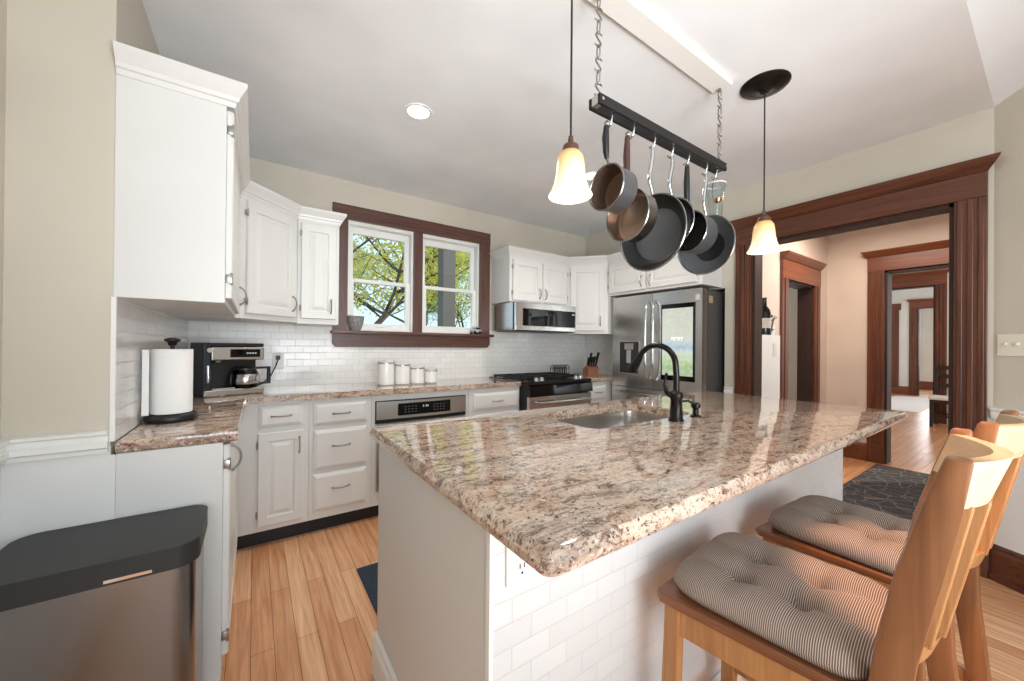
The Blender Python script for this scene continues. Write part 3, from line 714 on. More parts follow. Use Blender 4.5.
# local x -> world -y ; local -y -> world -x
hw = (RY1-RY0)/2
M_FSIDE = mat('fridge_side_grey', (92, 91, 90), .4, .5)
build('cabinet', box(NB(), -hw, hw, .07, .70, .02, RH-.012, .004), M_FSIDE, fr_)
sp = -.001
def fdoor(x0, x1, z0, z1): return curved_slab(x0, x1, z0, z1, .006, .066, 12, .066)
ld = build('door', fdoor(-hw, sp-.002, .845, RH), M_STEEL, fr_, 40); rd = build('door', fdoor(sp+.002, hw, .845, RH), M_STEEL, fr_, 40)
d1 = build('freezer_drawer', fdoor(-hw, hw, .45, .838), M_STEEL, fr_, 40); d2 = build('freezer_drawer', fdoor(-hw, hw, .06, .443), M_STEEL, fr_, 40)
for pd, x in ((ld, -.035), (rd, .035)):
    bm = NB(); tube(bm, [(x, -.002, .93), (x, -.04, .955), (x*1.15, -.052, 1.10), (x*1.15, -.055, 1.28), (x*1.15, -.052, 1.46), (x, -.04, 1.62), (x, -.002, 1.645)], .011, 12)
    build('handle', bm, M_CHROME, pd, 50)
for pd, z in ((d1, .79), (d2, .395)):
    bm = NB(); tube(bm, [(-.40, -.002, z), (-.39, -.045, z), (0, -.058, z), (.39, -.045, z), (.40, -.002, z)], .011, 12)
    build('handle', bm, M_CHROME, pd, 50)
# dispenser on the left door
yc = (RY0+RY1)/2
dx0, dx1 = yc-2.474, yc-2.250
build('dispenser_surround', frame_ring(NB(), dx0-.006, dx1+.006, .972, 1.281, -.010, .004, .008, .008, .008, .008), M_CHROME, ld)
build('dispenser_recess', box(NB(), dx0, dx1, -.0065, .0, .978, 1.275), M_DGREY, ld)
bm = NB(); box(bm, dx0+.06, dx1-.06, -.014, -.006, 1.20, 1.262, .004); box(bm, dx0+.085, dx1-.085, -.016, -.006, 1.07, 1.20, .004); build('dispenser_lever', bm, M_STEEL, ld)
build('drip_tray', box(NB(), dx0+.02, dx1-.02, -.022, -.006, .985, 1.0, .003), M_BLACK, ld)
# screen on the right door
sx0, sx1 = yc-2.012, yc-1.705
sc = build('screen_bezel', box(NB(), sx0, sx1, -.0135, .0, .94, 1.605, .003), M_BLKG, rd)
ms = bpy.data.materials.new('screen_picture'); ms.use_nodes = True; MATS['screen'] = ms; nn = NT(ms)
c = nn.coord('Generated'); spz = nn.n('ShaderNodeSeparateXYZ', {0: c})
base = nn.ramp(spz.outputs[2], [(0.0, (176, 190, 160)), (.14, (150, 186, 118)), (.26, (196, 212, 172)), (.34, (206, 218, 206)), (.42, (164, 192, 216)), (.50, (206, 216, 214)), (.60, (214, 214, 198)), (1.0, (206, 206, 192))])
nz = nn.noise(nn.map(c, (3, 1, 7)), 2.2, 5, .7); base = nn.mix(nn.ramp(nz, [(.42, (0, 0, 0)), (.62, (190, 190, 190))]), base, (222, 232, 214))
nn.b.inputs['Base Color'].default_value = (.02, .02, .02, 1); nn.link(base, nn.b.inputs['Emission Color']); nn.b.inputs['Emission Strength'].default_value = 1.05; nn.b.inputs['Roughness'].default_value = .06
build('lit_display', box(NB(), sx0+.012, sx1-.012, -.0142, -.012, .985, 1.565), ms, sc)
bm = NB()
for k, (dx, ww) in enumerate(((.105, .012), (.125, .022), (.153, .006), (.166, .022), (.194, .014))): box(bm, sx0+dx, sx0+dx+ww*.35, -.0152, -.014, 1.288, 1.314); box(bm, sx0+dx, sx0+dx+ww, -.0152, -.014, 1.310, 1.314)
build('clock_figures', bm, emis('white_figures', (255, 255, 255), 1.0), sc)
build('badge', box(NB(), yc-1.70, yc-1.665, -.0085, .0, 1.62, 1.665, .001), mat('badge_grey', (196, 196, 194), .4), rd)
build('side_sticker', box(NB(), hw, hw+.0015, .10, .16, 1.60, 1.66), mat('sticker_gold', (176, 160, 120), .5), fr_)
build('hinge_cap', box(NB(), hw-.10, hw-.01, .02, .12, RH-.012, RH+.010, .004), M_BLACK, fr_)
build('hinge_cap', box(NB(), -hw+.01, -hw+.10, .02, .12, RH-.012, RH+.010, .004), M_BLACK, fr_)

# ------------------------------------------------------------------ trash can
tc = thing('trash_can', 'rectangular stainless trash can with a black lid', 'trash can', (-.338, 1.524, 0))
build('bin_body', prism(NB(), rrect(-.205, .205, -.152, .152, .05, 12), .012, .612), steel('dark_brushed_steel', (140, 141, 143), .22, (160, 160, 1)), tc, 40)
build('base_rim', prism(NB(), rrect(-.2, .2, -.148, .148, .035, 6), 0, .013), M_BLACK, tc, 40)
build('lid', prism(NB(), rrect(-.214, .214, -.160, .160, .055, 12), .612, .672, .012, 3), M_DGREY, tc, 40)
build('lid_badge', box(NB(), .03, .12, -.1605, -.157, .618, .626), M_CHROME, tc)

# ------------------------------------------------------------------ things on the counters
pt = thing('paper_towel_holder', 'black stand holding a white paper towel roll on the left end of the worktop', 'paper towel holder', (-.272, 2.03, CT))
build('base', lathe(NB(), [(0, .004), (.080, .004), (.083, .010), (.083, .022), (.077, .030), (0, .032)], 36), M_BLACK, pt, 40)
bm = NB()
for a in (30, 150, 270): lathe(bm, [(0, 0), (.012, 0), (.012, .006), (0, .006)], 12, (.068*math.cos(R(a)), .068*math.sin(R(a)), 0))
build('foot', bm, M_BLACK, pt)
bm = tube(NB(), [(0, 0, .03), (0, 0, .31)], .007, 10); lathe(bm, [(0, .302), (.012, .302), (.016, .314), (.026, .322), (.026, .328), (.01, .334), (0, .334)], 20); build('pole', bm, M_BLKM, pt, 40)
build('paper_roll', lathe(NB(), [(.02, .034), (.064, .034), (.065, .04), (.065, .284), (.064, .288), (.02, .288), (.02, .034)], 48), M_PAPER, pt, 40)
bm = NB(); box(bm, -.078, -.058, -.060, -.056, .034, .286, .001); build('loose_sheet', bm, M_PAPER, pt)

cm = thing('coffee_maker', 'black and stainless drip coffee maker with a glass carafe in the corner', 'coffee maker', (-.135, 2.945, CT), R(22)); cm.scale = (1.04, 1.04, 1.11)
build('base', box(NB(), -.15, .15, -.12, .11, 0, .035, .006), M_STEELH, cm)
build('back_body', box(NB(), -.15, .15, -.005, .10, .035, .26, .006), M_BLACK, cm)
build('side_column', box(NB(), -.152, -.118, -.11, .10, .0, .285, .006), mat('dark_blue_grey_plastic', (34, 40, 52), .3), cm)
tp = build('brew_head', box(NB(), -.118, .15, -.118, .10, .19, .262, .006), M_STEELH, cm)
build('display', box(NB(), -.03, .125, -.1215, -.115, .206, .25, .002), M_BLKG, tp)
bm = NB()
for k in range(4): box(bm, .052+k*.014, .062+k*.014, -.1225, -.121, .224, .232)
build('panel_marks', bm, mat('pale_print', (190, 190, 192), .4), tp)
build('lid', box(NB(), -.15, .15, -.112, .105, .263, .283, .006), M_BLACK, cm)
b_ = build('dial', lathe(NB(), [(0, .012), (.013, .012), (.015, 0)], 18, (0, 0, 0), '-y'), M_CHROME, cm, 40); b_.location = (-.128, -.112, .245)
build('steam_wand', tube(NB(), [(-.134, -.118, .165), (-.134, -.124, .10), (-.134, -.122, .075)], [.009, .008, .006], 10), M_CHROME, cm, 40)
build('brew_spout', lathe(NB(), [(0, .178), (.028, .178), (.034, .192), (0, .192)], 20, (-.07, -.05, 0)), M_STEEL, cm, 40)
build('drip_plate', box(NB(), -.112, .0, -.11, -.005, .034, .042, .002), M_CHROME, cm)
cf = thing('carafe', 'glass coffee carafe with a black handle sitting in the coffee maker', 'carafe', (-.045, 2.90, CT+.038), R(22)); cf.scale = (1.22, 1.22, 1.15)
build('jug', lathe(NB(), [(0, .002), (.052, .002), (.060, .012), (.062, .045), (.056, .080), (.048, .098), (.046, .098), (.054, .078), (.059, .044), (.057, .014), (.05, .005), (0, .005)], 32), glass('smoky_glass', (190, 190, 190)), cf, 50)
build('steel_band', lathe(NB(), [(.0628, .022), (.0638, .024), (.0605, .072), (.059, .074)], 32), M_CHROME, cf, 50)
build('lid', lathe(NB(), [(.050, .096), (.050, .106), (.03, .114), (0, .114)], 28), M_BLACK, cf, 40)
bm = NB(); box(bm, .045, .118, -.009, .009, .098, .110, .003); box(bm, .104, .118, -.009, .009, .014, .10, .003); box(bm, .058, .118, -.009, .009, .012, .022, .003); build('handle', bm, M_BLACK, cf)
po = thing('wall_outlet', 'white outlet on the backsplash with the coffee maker plug in it', 'outlet', (.145, YW-.009, 1.10))
build('cover_plate', box(NB(), -.036, .036, -.006, .001, -.058, .058, .003), M_TRIMW, po)
for s in (-1, 1): build('socket', box(NB(), -.014, .014, -.0085, -.005, s*.026-.017, s*.026+.017, .003), M_CERAM, po)
pc = thing('power_cord', 'black cord running from the coffee maker up to the backsplash outlet', 'cord', (0, 0, 0))
bm = NB(); tube(bm, [(-.0, 3.08, .935), (.05, 3.14, .95), (.10, 3.19, 1.0), (.128, 3.215, 1.06), (.143, 3.218, 1.105), (.145, 3.222, 1.122)], .0045, 8); build('cable', bm, M_BLACK, pc, 50)
build('plug', box(NB(), .132, .158, 3.214, 3.2325, 1.112, 1.140, .004), M_BLACK, pc)

cw = [(.855, .062, .186, 'tallest of the four white canisters under the window'), (.985, .058, .165, 'second tallest white canister, between the tallest and the squat ones'),
      (1.108, .055, .138, 'third white canister from the left, shorter with a flat lid'), (1.228, .052, .115, 'smallest white canister at the right end of the row of four')]
for i, (x, r_, hh, lab) in enumerate(cw):
    t = thing('canister', lab, 'canister', (x, 3.00, CT), 0, 'white canisters on the worktop under the window')
    build('jar', lathe(NB(), [(0, 0), (r_-.004, 0), (r_, .004), (r_, hh-.022), (r_-.004, hh-.018), (0, hh-.018)], 36), M_CERAM, t, 40)
    build('lid', lathe(NB(), [(r_-.006, hh-.014), (r_-.003, hh-.014), (r_-.001, hh-.004), (r_-.004, hh), (0, hh+.001)], 36), mat('canister_lid', (220, 221, 221), .2), t, 40)
    bm = lathe(NB(), [(r_-.003, hh-.020), (r_+.002, hh-.020), (r_+.002, hh-.013), (r_-.003, hh-.013)], 36); tube(bm, [(r_, 0, hh-.035), (r_+.007, 0, hh-.03), (r_+.007, 0, hh-.008), (r_-.002, 0, hh+.002)], .002, 6)
    build('clamp', bm, M_PEWTER, t, 40)

kb = thing('knife_block', 'wooden knife block with black handled knives beside the range', 'knife block', (2.925, 2.80, CT), R(-20)); kb.scale = (1.2, 1.2, 1)
bm = NB(); a = [(-.055, 0), (.055, 0), (.055, .075), (-.02, .118), (-.055, .09)]
q0 = [bm.verts.new((-.05, y, z)) for y, z in a]; q1 = [bm.verts.new((.05, y, z)) for y, z in a]
bm.faces.new(q0); bm.faces.new(q1[::-1])
for i in range(5): bm.faces.new((q0[i], q0[(i+1) % 5], q1[(i+1) % 5], q1[i]))
build('block', bm, wood('knife_block_wood', (120, 76, 52), (158, 106, 76)), kb)
for i, (x, y, l) in enumerate(((-.032, -.03, .115), (-.010, -.026, .08), (.012, -.028, .085), (.034, -.03, .12), (-.028, .012, .085), (.028, .012, .09))):
    k = thing('knife', ['black handled knife at the front left of the knife block', 'short black knife in the front of the block, left of centre', 'short black knife in the front of the block, right of centre',
        'black handled knife at the front right of the knife block', 'black handled knife at the back left of the knife block', 'black handled knife at the back right of the knife block'][i], 'knife',
        kb.location, kb.rotation_euler[2], 'knives in the wooden block')
    z = .110 if y < 0 else .096
    l *= 1.25; k.scale = (1.2, 1.2, 1)
    d = Vector((0, -.35, 1)).normalized(); p = Vector((x, y, z))
    build('handle', tube(NB(), [p, p+d*.012, p+d*l*.6, p+d*l], [.009, .008, .010, .012], 8), M_BLACK, k, 40)
    build('bolster', tube(NB(), [p - d*.012, p + d*.004], .0085, 8), M_CHROME, k, 40)

# on the window stool
fp = thing('planter', 'small grey textured planter at the left end of the window sill', 'planter', (.672, YW-.035, 1.338))
bm = lathe(NB(), [(0, 0), (.036, 0), (.044, .02), (.058, .06), (.066, .10), (.064, .118), (.060, .118), (.06, .10), (.05, .06), (0, .05)], 32)
m_pl = mat('grey_textured_ceramic', (150, 148, 146), .6); n_ = NT(m_pl); wv = n_.n('ShaderNodeTexVoronoi', {'Vector': n_.coord(), 'Scale': 90}); n_.bump(wv.outputs['Distance'], .6, .004)
n_.color(n_.ramp(wv.outputs['Distance'], [(.0, (176, 174, 170)), (.6, (124, 122, 120))]))
build('pot', bm, m_pl, fp, 50)
tl_ = thing('toy_car', 'small pale car figurine at the right end of the window sill', 'figurine', (1.775, YW-.03, 1.338), R(15))
bm = NB(); box(bm, -.06, .06, -.025, .025, .016, .045, .008); box(bm, -.03, .04, -.022, .022, .045, .072, .010); build('body', bm, mat('pale_blue_grey', (176, 188, 192), .4), tl_)
build('window_band', box(NB(), -.022, .034, -.0232, .0232, .050, .064, .002), M_BLKG, tl_)
for x in (-.035, .035):
    for s in (-1, 1):
        bm = tube(NB(), [(x, s*.018, .016), (x, s*.027, .016)], .016, 16); build('wheel', bm, M_BLACK, tl_, 40)

# ------------------------------------------------------------------ lighting fixtures
def bell_shade(z0):
    p = [(.021, .150), (.038, .146), (.050, .128), (.055, .100), (.058, .070), (.064, .042), (.074, .018), (.085, .0), (.083, .0), (.072, .017), (.062, .042), (.056, .070), (.053, .10), (.048, .126), (.036, .143), (.021, .147)]
    return lathe(NB(), [(r_, z0+h) for r_, h in [(q*.86, h) for q, h in p]], 40)
M_SHADE = bpy.data.materials.new('lit_amber_glass'); M_SHADE.use_nodes = True; n_ = NT(M_SHADE)
g = n_.n('ShaderNodeSeparateXYZ', {0: n_.coord('Generated')}).outputs[2]
n_.color(n_.ramp(g, [(0, (252, 240, 214)), (.35, (250, 228, 186)), (.8, (232, 186, 124)), (1, (190, 140, 90))]))
n_.link(n_.ramp(g, [(0, (255, 244, 222)), (.3, (255, 236, 200)), (.75, (238, 196, 134)), (1, (160, 116, 72))]), n_.b.inputs['Emission Color'])
n_.b.inputs['Emission Strength'].default_value = .42; n_.b.inputs['Roughness'].default_value = .25
def pendant(label, x, y, zb):
    t = thing('pendant_light', label, 'pendant light', (x, y, H), 0, 'pendant lights over the island')
    build('canopy', lathe(NB(), [(0, -.036), (.02, -.036), (.03, -.026), (.07, -.018), (.10, -.012), (.108, -.004), (.108, 0), (0, 0)], 36), M_BRONZE, t, 40)
    dz = zb-H
    build('cord', tube(NB(), [(0, 0, -.03), (0, 0, dz+.18)], .0035, 8), M_BLKM, t)
    build('socket_cap', lathe(NB(), [(0, dz+.200), (.008, dz+.200), (.010, dz+.18), (.026, dz+.168), (.030, dz+.150), (.024, dz+.146), (0, dz+.146)], 24), mat('socket_brown', (96, 74, 60), .4, .6), t, 40)
    build('lamp_shade', bell_shade(dz), M_SHADE, t, 60)
    build('bulb', lathe(NB(), [(0, dz+.03), (.022, dz+.04), (.030, dz+.062), (.024, dz+.088), (.013, dz+.106), (.013, dz+.14), (0, dz+.14)], 20), emis('lit_bulb', (255, 240, 214), 2.5), t, 50)
    lamp('pendant_bulb_light', 'POINT', (x, y, zb-.02), 1.6, (1, .84, .62), rad=.05)
    return t
pendant('nearer amber glass pendant light hanging left of the pot rack', .868, .93, 1.732)
pendant('farther amber glass pendant light with its bronze canopy, in front of the doorway', 2.092, .838, 1.712)
def can_light(label, x, y, z, e=52, r_=.062, col=(1, .93, .84)):
    t = thing('recessed_light', label, 'ceiling light', (x, y, z), 0, 'recessed ceiling lights')
    build('trim_ring', lathe(NB(), [(r_-.004, -.002), (r_+.016, -.004), (r_+.018, 0), (r_-.004, 0)], 32), M_TRIMW, t, 40)
    build('lit_lens', lathe(NB(), [(0, -.003), (r_-.004, -.003), (r_-.002, -.001), (0, -.001)], 32), emis('lit_lens', (255, 250, 240), 9.0), t)
    lamp('recessed_lamp_light', 'SPOT', (x, y, z-.02), e, col, aim=(x, y, 0), spot=R(150), blend=.9, rad=.06)
can_light('round recessed ceiling light between the tall wall cabinet and the nearer pendant', .752, 2.055, H)
can_light('recessed ceiling light just behind the nearer pendant shade', 2.137, 2.048, H)
can_light('small recessed ceiling light in the hall past the doorway', 5.70, 1.00, 2.6, 3, .05, (1, .82, .66))

# ------------------------------------------------------------------ pot rack
PY = .965; BZ = 2.125
bd = build('ceiling_board', box(NB(), .80, 1.93, .915, 1.005, H-.022, H-.0005, .003), M_TRIMW)
tag(bd, 'white mounting board on the ceiling above the pot rack', 'board')
pr = thing('pot_rack', 'black double-bar hanging pot rack over the island', 'pot rack', (1.47, PY, BZ))
for s in (-1, 1):
    build('bar', box(NB(), -.455, .455, s*.022-.006, s*.022+.006, -.019, .019, .002), M_BLKM, pr)
for x in (-.44, .44):
    build('end_spacer', box(NB(), x-.012, x+.012, -.0165, .0165, -.014, .022, .002), M_CHROME, pr)
    bm = NB()
    for s in (-1, 1): tube(bm, [(x, s*.027, 0), (x, s*.031, 0)], .006, 10)
    build('bolt', bm, M_CHROME, pr)
def s_link(L_=.042, w_=.011, r_=.0024):
    pts = []
    for k in range(25):
        t = k/24
        if t < .5: a = R(-60 + 300*(t/.5)); cz = L_*.25; pts.append((w_*.9*math.cos(a), 0, cz + L_*.25*math.sin(a)))
        else: a = R(60 - 300*((t-.5)/.5)); cz = -L_*.25; pts.append((-w_*.9*math.cos(a)*-1, 0, cz + L_*.25*math.sin(a)))
    return pts
def chain(label, x):
    t = thing('hanging_chain', label, 'chain', (x, PY, BZ+.026), 0, 'chains holding the pot rack')
    top = H-.022-(BZ+.026); n_l = 8; p = top/n_l
    for k in range(n_l):
        bm = NB(); w_ = .0135
        if k % 2:
            pts = [(0, w_*.55*math.sin(a_), p*.5+p*.56*math.cos(a_)) for a_ in [2*PI*j/20 for j in range(20)]]; tube(bm, pts, .003, 6, closed=True)
        else:
            pts = [(w_*math.sin(2*PI*j/20)*1.0, 0, p*.5 - p*.60 + p*1.20*j/20) for j in range(21)]
            pts = [(w_*1.5*math.cos(PI*1.1), 0, pts[0][2]+.006)] + pts + [(-w_*1.5*math.cos(PI*1.1), 0, pts[-1][2]-.006)]
            tube(bm, pts, .0031, 6)
        o_ = build('chain_link', bm, M_PEWTER, t, 60); o_.location = (0, 0, k*p)
    bm = tube(NB(), [(.009*math.cos(a_), 0, top-.008+.009*math.sin(a_)) for a_ in [2*PI*j/16 for j in range(16)]], .0025, 6, closed=True); build('eye_hook', bm, M_PEWTER, t, 60)
chain('steel link chain holding the nearer left end of the pot rack', 1.035)
chain('steel link chain holding the far right end of the pot rack', 1.905)
def hook(label, x):
    o_ = build('pot_hook', tube(NB(), [(0, .008, .012), (0, .002, .016), (0, -.006, .008), (0, -.008, -.012), (0, -.004, -.034), (0, .0, -.052), (0, .012, -.060), (0, .022, -.050)], .0048, 8), M_CHROME, None, 60, (x, PY, BZ))
    tag(o_, label, 'hook', 'chrome hooks on the pot rack')
def pan(name, label, cat, x, zc, r_, depth, outer, inner, hmat, htype, taper=.9, ztop=None, xoff=0, tilt=0, floor=None):
    t = thing(name, label, cat, (x, PY+.004, zc)); th_ = .003
    if tilt: t.rotation_euler = (0, 0, R(tilt))
    build('body', lathe(NB(), [(0, -depth), (r_*taper-.012, -depth), (r_*taper, -depth+.010), (r_, -.004), (r_+.001, 0), (r_-th_, 0.0)], 48, (0, 0, 0), '-x'), outer, t, 40)
    build('lining', lathe(NB(), [(r_-th_, -.0005), (r_*taper-th_, -depth+.012), (r_*taper-.018, -depth+.005), (0, -depth+.005)], 48, (0, 0, 0), '-x'), inner, t, 40)
    if floor: build('cooking_surface', lathe(NB(), [(r_*taper-.020, -depth+.0056), (r_*taper-.024, -depth+.0062), (0, -depth+.0062)], 48, (0, 0, 0), '-x'), floor, t, 40)
    build('rim', lathe(NB(), [(r_-.004, 0), (r_-.002, .003), (r_+.002, .003), (r_+.004, 0), (r_+.002, -.004)], 48, (0, 0, 0), '-x'), M_POTST, t, 40)
    zt = (ztop if ztop else BZ-.055)-zc; y0 = 0; xb = .012
    if htype == 'black' or htype == 'brown':
        bm = tube(NB(), [(xb, 0, r_-.004), (xb, 0, r_+.012), (.004, 0, r_+.03)], [.007, .005, .005], 8); build('handle_stem', bm, M_POTST, t, 40)
        bm = NB(); tube(bm, [(.004, 0, r_+.026), (0, 0, r_+.05), (-.004, 0, (r_+zt)/2+.02), (0, 0, zt-.012)], [.008, .012, .014, .010], 10)
        build('handle', bm, hmat, t, 40)
        tube_ = tube(NB(), [(0, .008*math.cos(a_), zt+.008*math.sin(a_)) for a_ in [2*PI*j/14 for j in range(14)]], .0025, 6, closed=True); build('hanging_loop', tube_, M_POTST, t, 40)
    else:
        bm = tube(NB(), [(xb, 0, r_-.006), (.004, 0, r_+.02), (-.012, 0, r_+.05), (-.010, 0, r_+.09), (.004, 0, zt-.05), (.008, 0, zt-.02), (0, 0, zt)], [.008, .007, .008, .009, .009, .008, .006], 10)
        build('handle', bm, hmat, t, 40)
        bm = NB()
        for s in (-1, 1): lathe(bm, [(0, .002), (.005, .001), (.006, 0)], 10, (-.001, s*.014, r_-.022), '-x')
        build('rivet', bm, M_POTST, t)
    return t
hook('chrome hook at the left end of the pot rack, holding the small grey saucepan', 1.106); hook('second chrome hook from the left, holding the bronze lined pan', 1.236)
hook('third chrome hook from the left, holding the biggest skillet', 1.373); hook('middle chrome hook, holding the skillet tucked behind the biggest one', 1.503)
hook('chrome hook holding the grey anodized pot', 1.628); hook('chrome hook holding the skillet nearest the doorway', 1.783); hook('last chrome hook at the right end, holding the clear plastic cup', 1.872)
M_BROWNH = mat('brown_handle', (70, 40, 34), .35)
pan('saucepan', 'small grey saucepan with a brown lining hanging at the left end of the rack', 'pot', 1.085, 1.829, .083, .095, M_GREYPOT, mat('taupe_lining', (112, 92, 82), .3, .5), M_BLACK, 'black', .96)
pan('saute_pan', 'shiny bronze lined pan with a dark brown handle, second on the rack', 'pan', 1.207, 1.748, .100, .07, M_POTST, M_COPPER, M_BROWNH, 'brown', .97)
pan('skillet', 'biggest black nonstick skillet with a steel handle, in the middle of the rack', 'pan', 1.362, 1.706, .156, .05, M_NONST, M_NONST, M_CHROME, 'steel', .82, floor=M_GREYNS)
pan('skillet', 'smaller black skillet partly hidden behind the biggest skillet', 'pan', 1.503, 1.775, .105, .045, M_NONST, M_NONST, M_CHROME, 'steel', .82)
pan('saucepan', 'grey anodized pot with a black handle hanging behind the skillets', 'pot', 1.628, 1.760, .092, .115, M_GREYPOT, M_NONST, M_BLACK, 'black', .96)
pan('skillet', 'black skillet hanging at the right end of the rack nearest the doorway', 'pan', 1.783, 1.722, .138, .05, M_NONST, M_GREYNS, M_CHROME, 'steel', .66, floor=M_NONST)
cc = thing('measuring_cup', 'clear plastic measuring cup hanging at the right end of the pot rack', 'measuring cup', (1.872, PY, 1.83))
build('cup', lathe(NB(), [(0, .0), (.026, 0), (.036, .12), (.046, .20), (.044, .20), (.034, .12), (.024, .003), (0, .003)], 28), M_CLEAR, cc, 50)
build('rim', lathe(NB(), [(.044, .2), (.048, .2), (.048, .204), (.044, .204)], 28), mat('frosted_plastic', (226, 230, 230), .3), cc, 50)
build('handle', tube(NB(), [(.046, 0, .19), (.07, 0, .2), (.03, 0, .235), (0, .0, .242)], .004, 8), M_CLEAR, cc, 50)
cs = thing('measuring_scoop', 'tiny copper scoop hanging next to the clear measuring cup', 'scoop', (1.832, PY-.03, 1.925))
build('bowl', lathe(NB(), [(0, 0), (.014, .004), (.019, .018), (.017, .018), (.012, .006), (0, .003)], 20), mat('bright_copper', (196, 118, 84), .22, 1.0), cs, 50)
build('handle', tube(NB(), [(0, .018, .017), (0, .026, .05), (.01, .03, .09), (.02, .03, .12)], .0028, 8), M_POTST, cs, 50)

# ------------------------------------------------------------------ counter stools
M_TICK = mat('ticking_fabric', (138, 126, 114), .9); n_ = NT(M_TICK)
v = n_.coord(); wv = n_.n('ShaderNodeTexWave', {'Vector': n_.map(v, (1, 1, 1)), 'Scale': 84.0, 'Distortion': 0.0, 'Detail': 0.0}, wave_type='BANDS', bands_direction='Y')
n_.color(n_.ramp(wv.outputs['Fac'], [(.0, (100, 84, 76)), (.66, (112, 95, 86)), (.86, (186, 172, 160)), (1, (194, 180, 168))]))
n_.bump(wv.outputs['Fac'], .25, .002)
def cushion_mesh(w_, d_, h_):
    bm = NB(); N_ = 46
    def pos(i, j, top):
        u, v_ = 2*i/N_-1, 2*j/N_-1
        p = 6.0; m_ = max(abs(u), abs(v_)); 
        rr = (abs(u)**p + abs(v_)**p)**(1/p); k = m_/rr if rr > 1e-9 else 1
        x, y = u*k*w_/2, v_*k*d_/2
        e = 1 - m_**5
        z = h_*(.42 + .62*max(0, e)**.5)
        if top:
            for bx_, by_ in ((-.33, -.33), (.33, -.33), (-.33, .33), (.33, .33)):
                q = ((u-bx_)**2 + (v_-by_)**2); z -= h_*.50*math.exp(-q/.012) + h_*.26*math.exp(-q/.08)
            for c_ in (-.33, .33):
                z -= h_*.20*math.exp(-((u-c_)/.10)**2)*(1-abs(v_)**4); z -= h_*.10*math.exp(-((v_-c_)/.09)**2)*(1-abs(u)**4)
            z = max(z, .006)
        else: z = h_*.10*m_**6
        if m_ > .999: z = h_*.34
        return (x, y, z)
    G = [[[None]*(N_+1) for _ in range(N_+1)] for _ in range(2)]
    for s in (0, 1):
        for i in range(N_+1):
            for j in range(N_+1):
                edge = i in (0, N_) or j in (0, N_)
                G[s][i][j] = G[0][i][j] if (s and edge) else bm.verts.new(pos(i, j, s == 0))
    for s in (0, 1):
        for i in range(N_):
            for j in range(N_):
                f = (G[s][i][j], G[s][i+1][j], G[s][i+1][j+1], G[s][i][j+1]); bm.faces.new(f if s == 0 else f[::-1])
    return bm
def bar(bm, p0, p1, w_, t_, bev=.004, up=(0, 1, 0)):
    p0, p1 = Vector(p0), Vector(p1); d = (p1-p0); l = d.length; d.normalize()
    u = Vector(up); a = d.cross(u)
    a = a.normalized() if a.length > 1e-4 else d.orthogonal().normalized(); b = a.cross(d)
    return obox(bm, (p0+p1)/2, a, b, d, w_, t_, l, bev)
SZ = .628
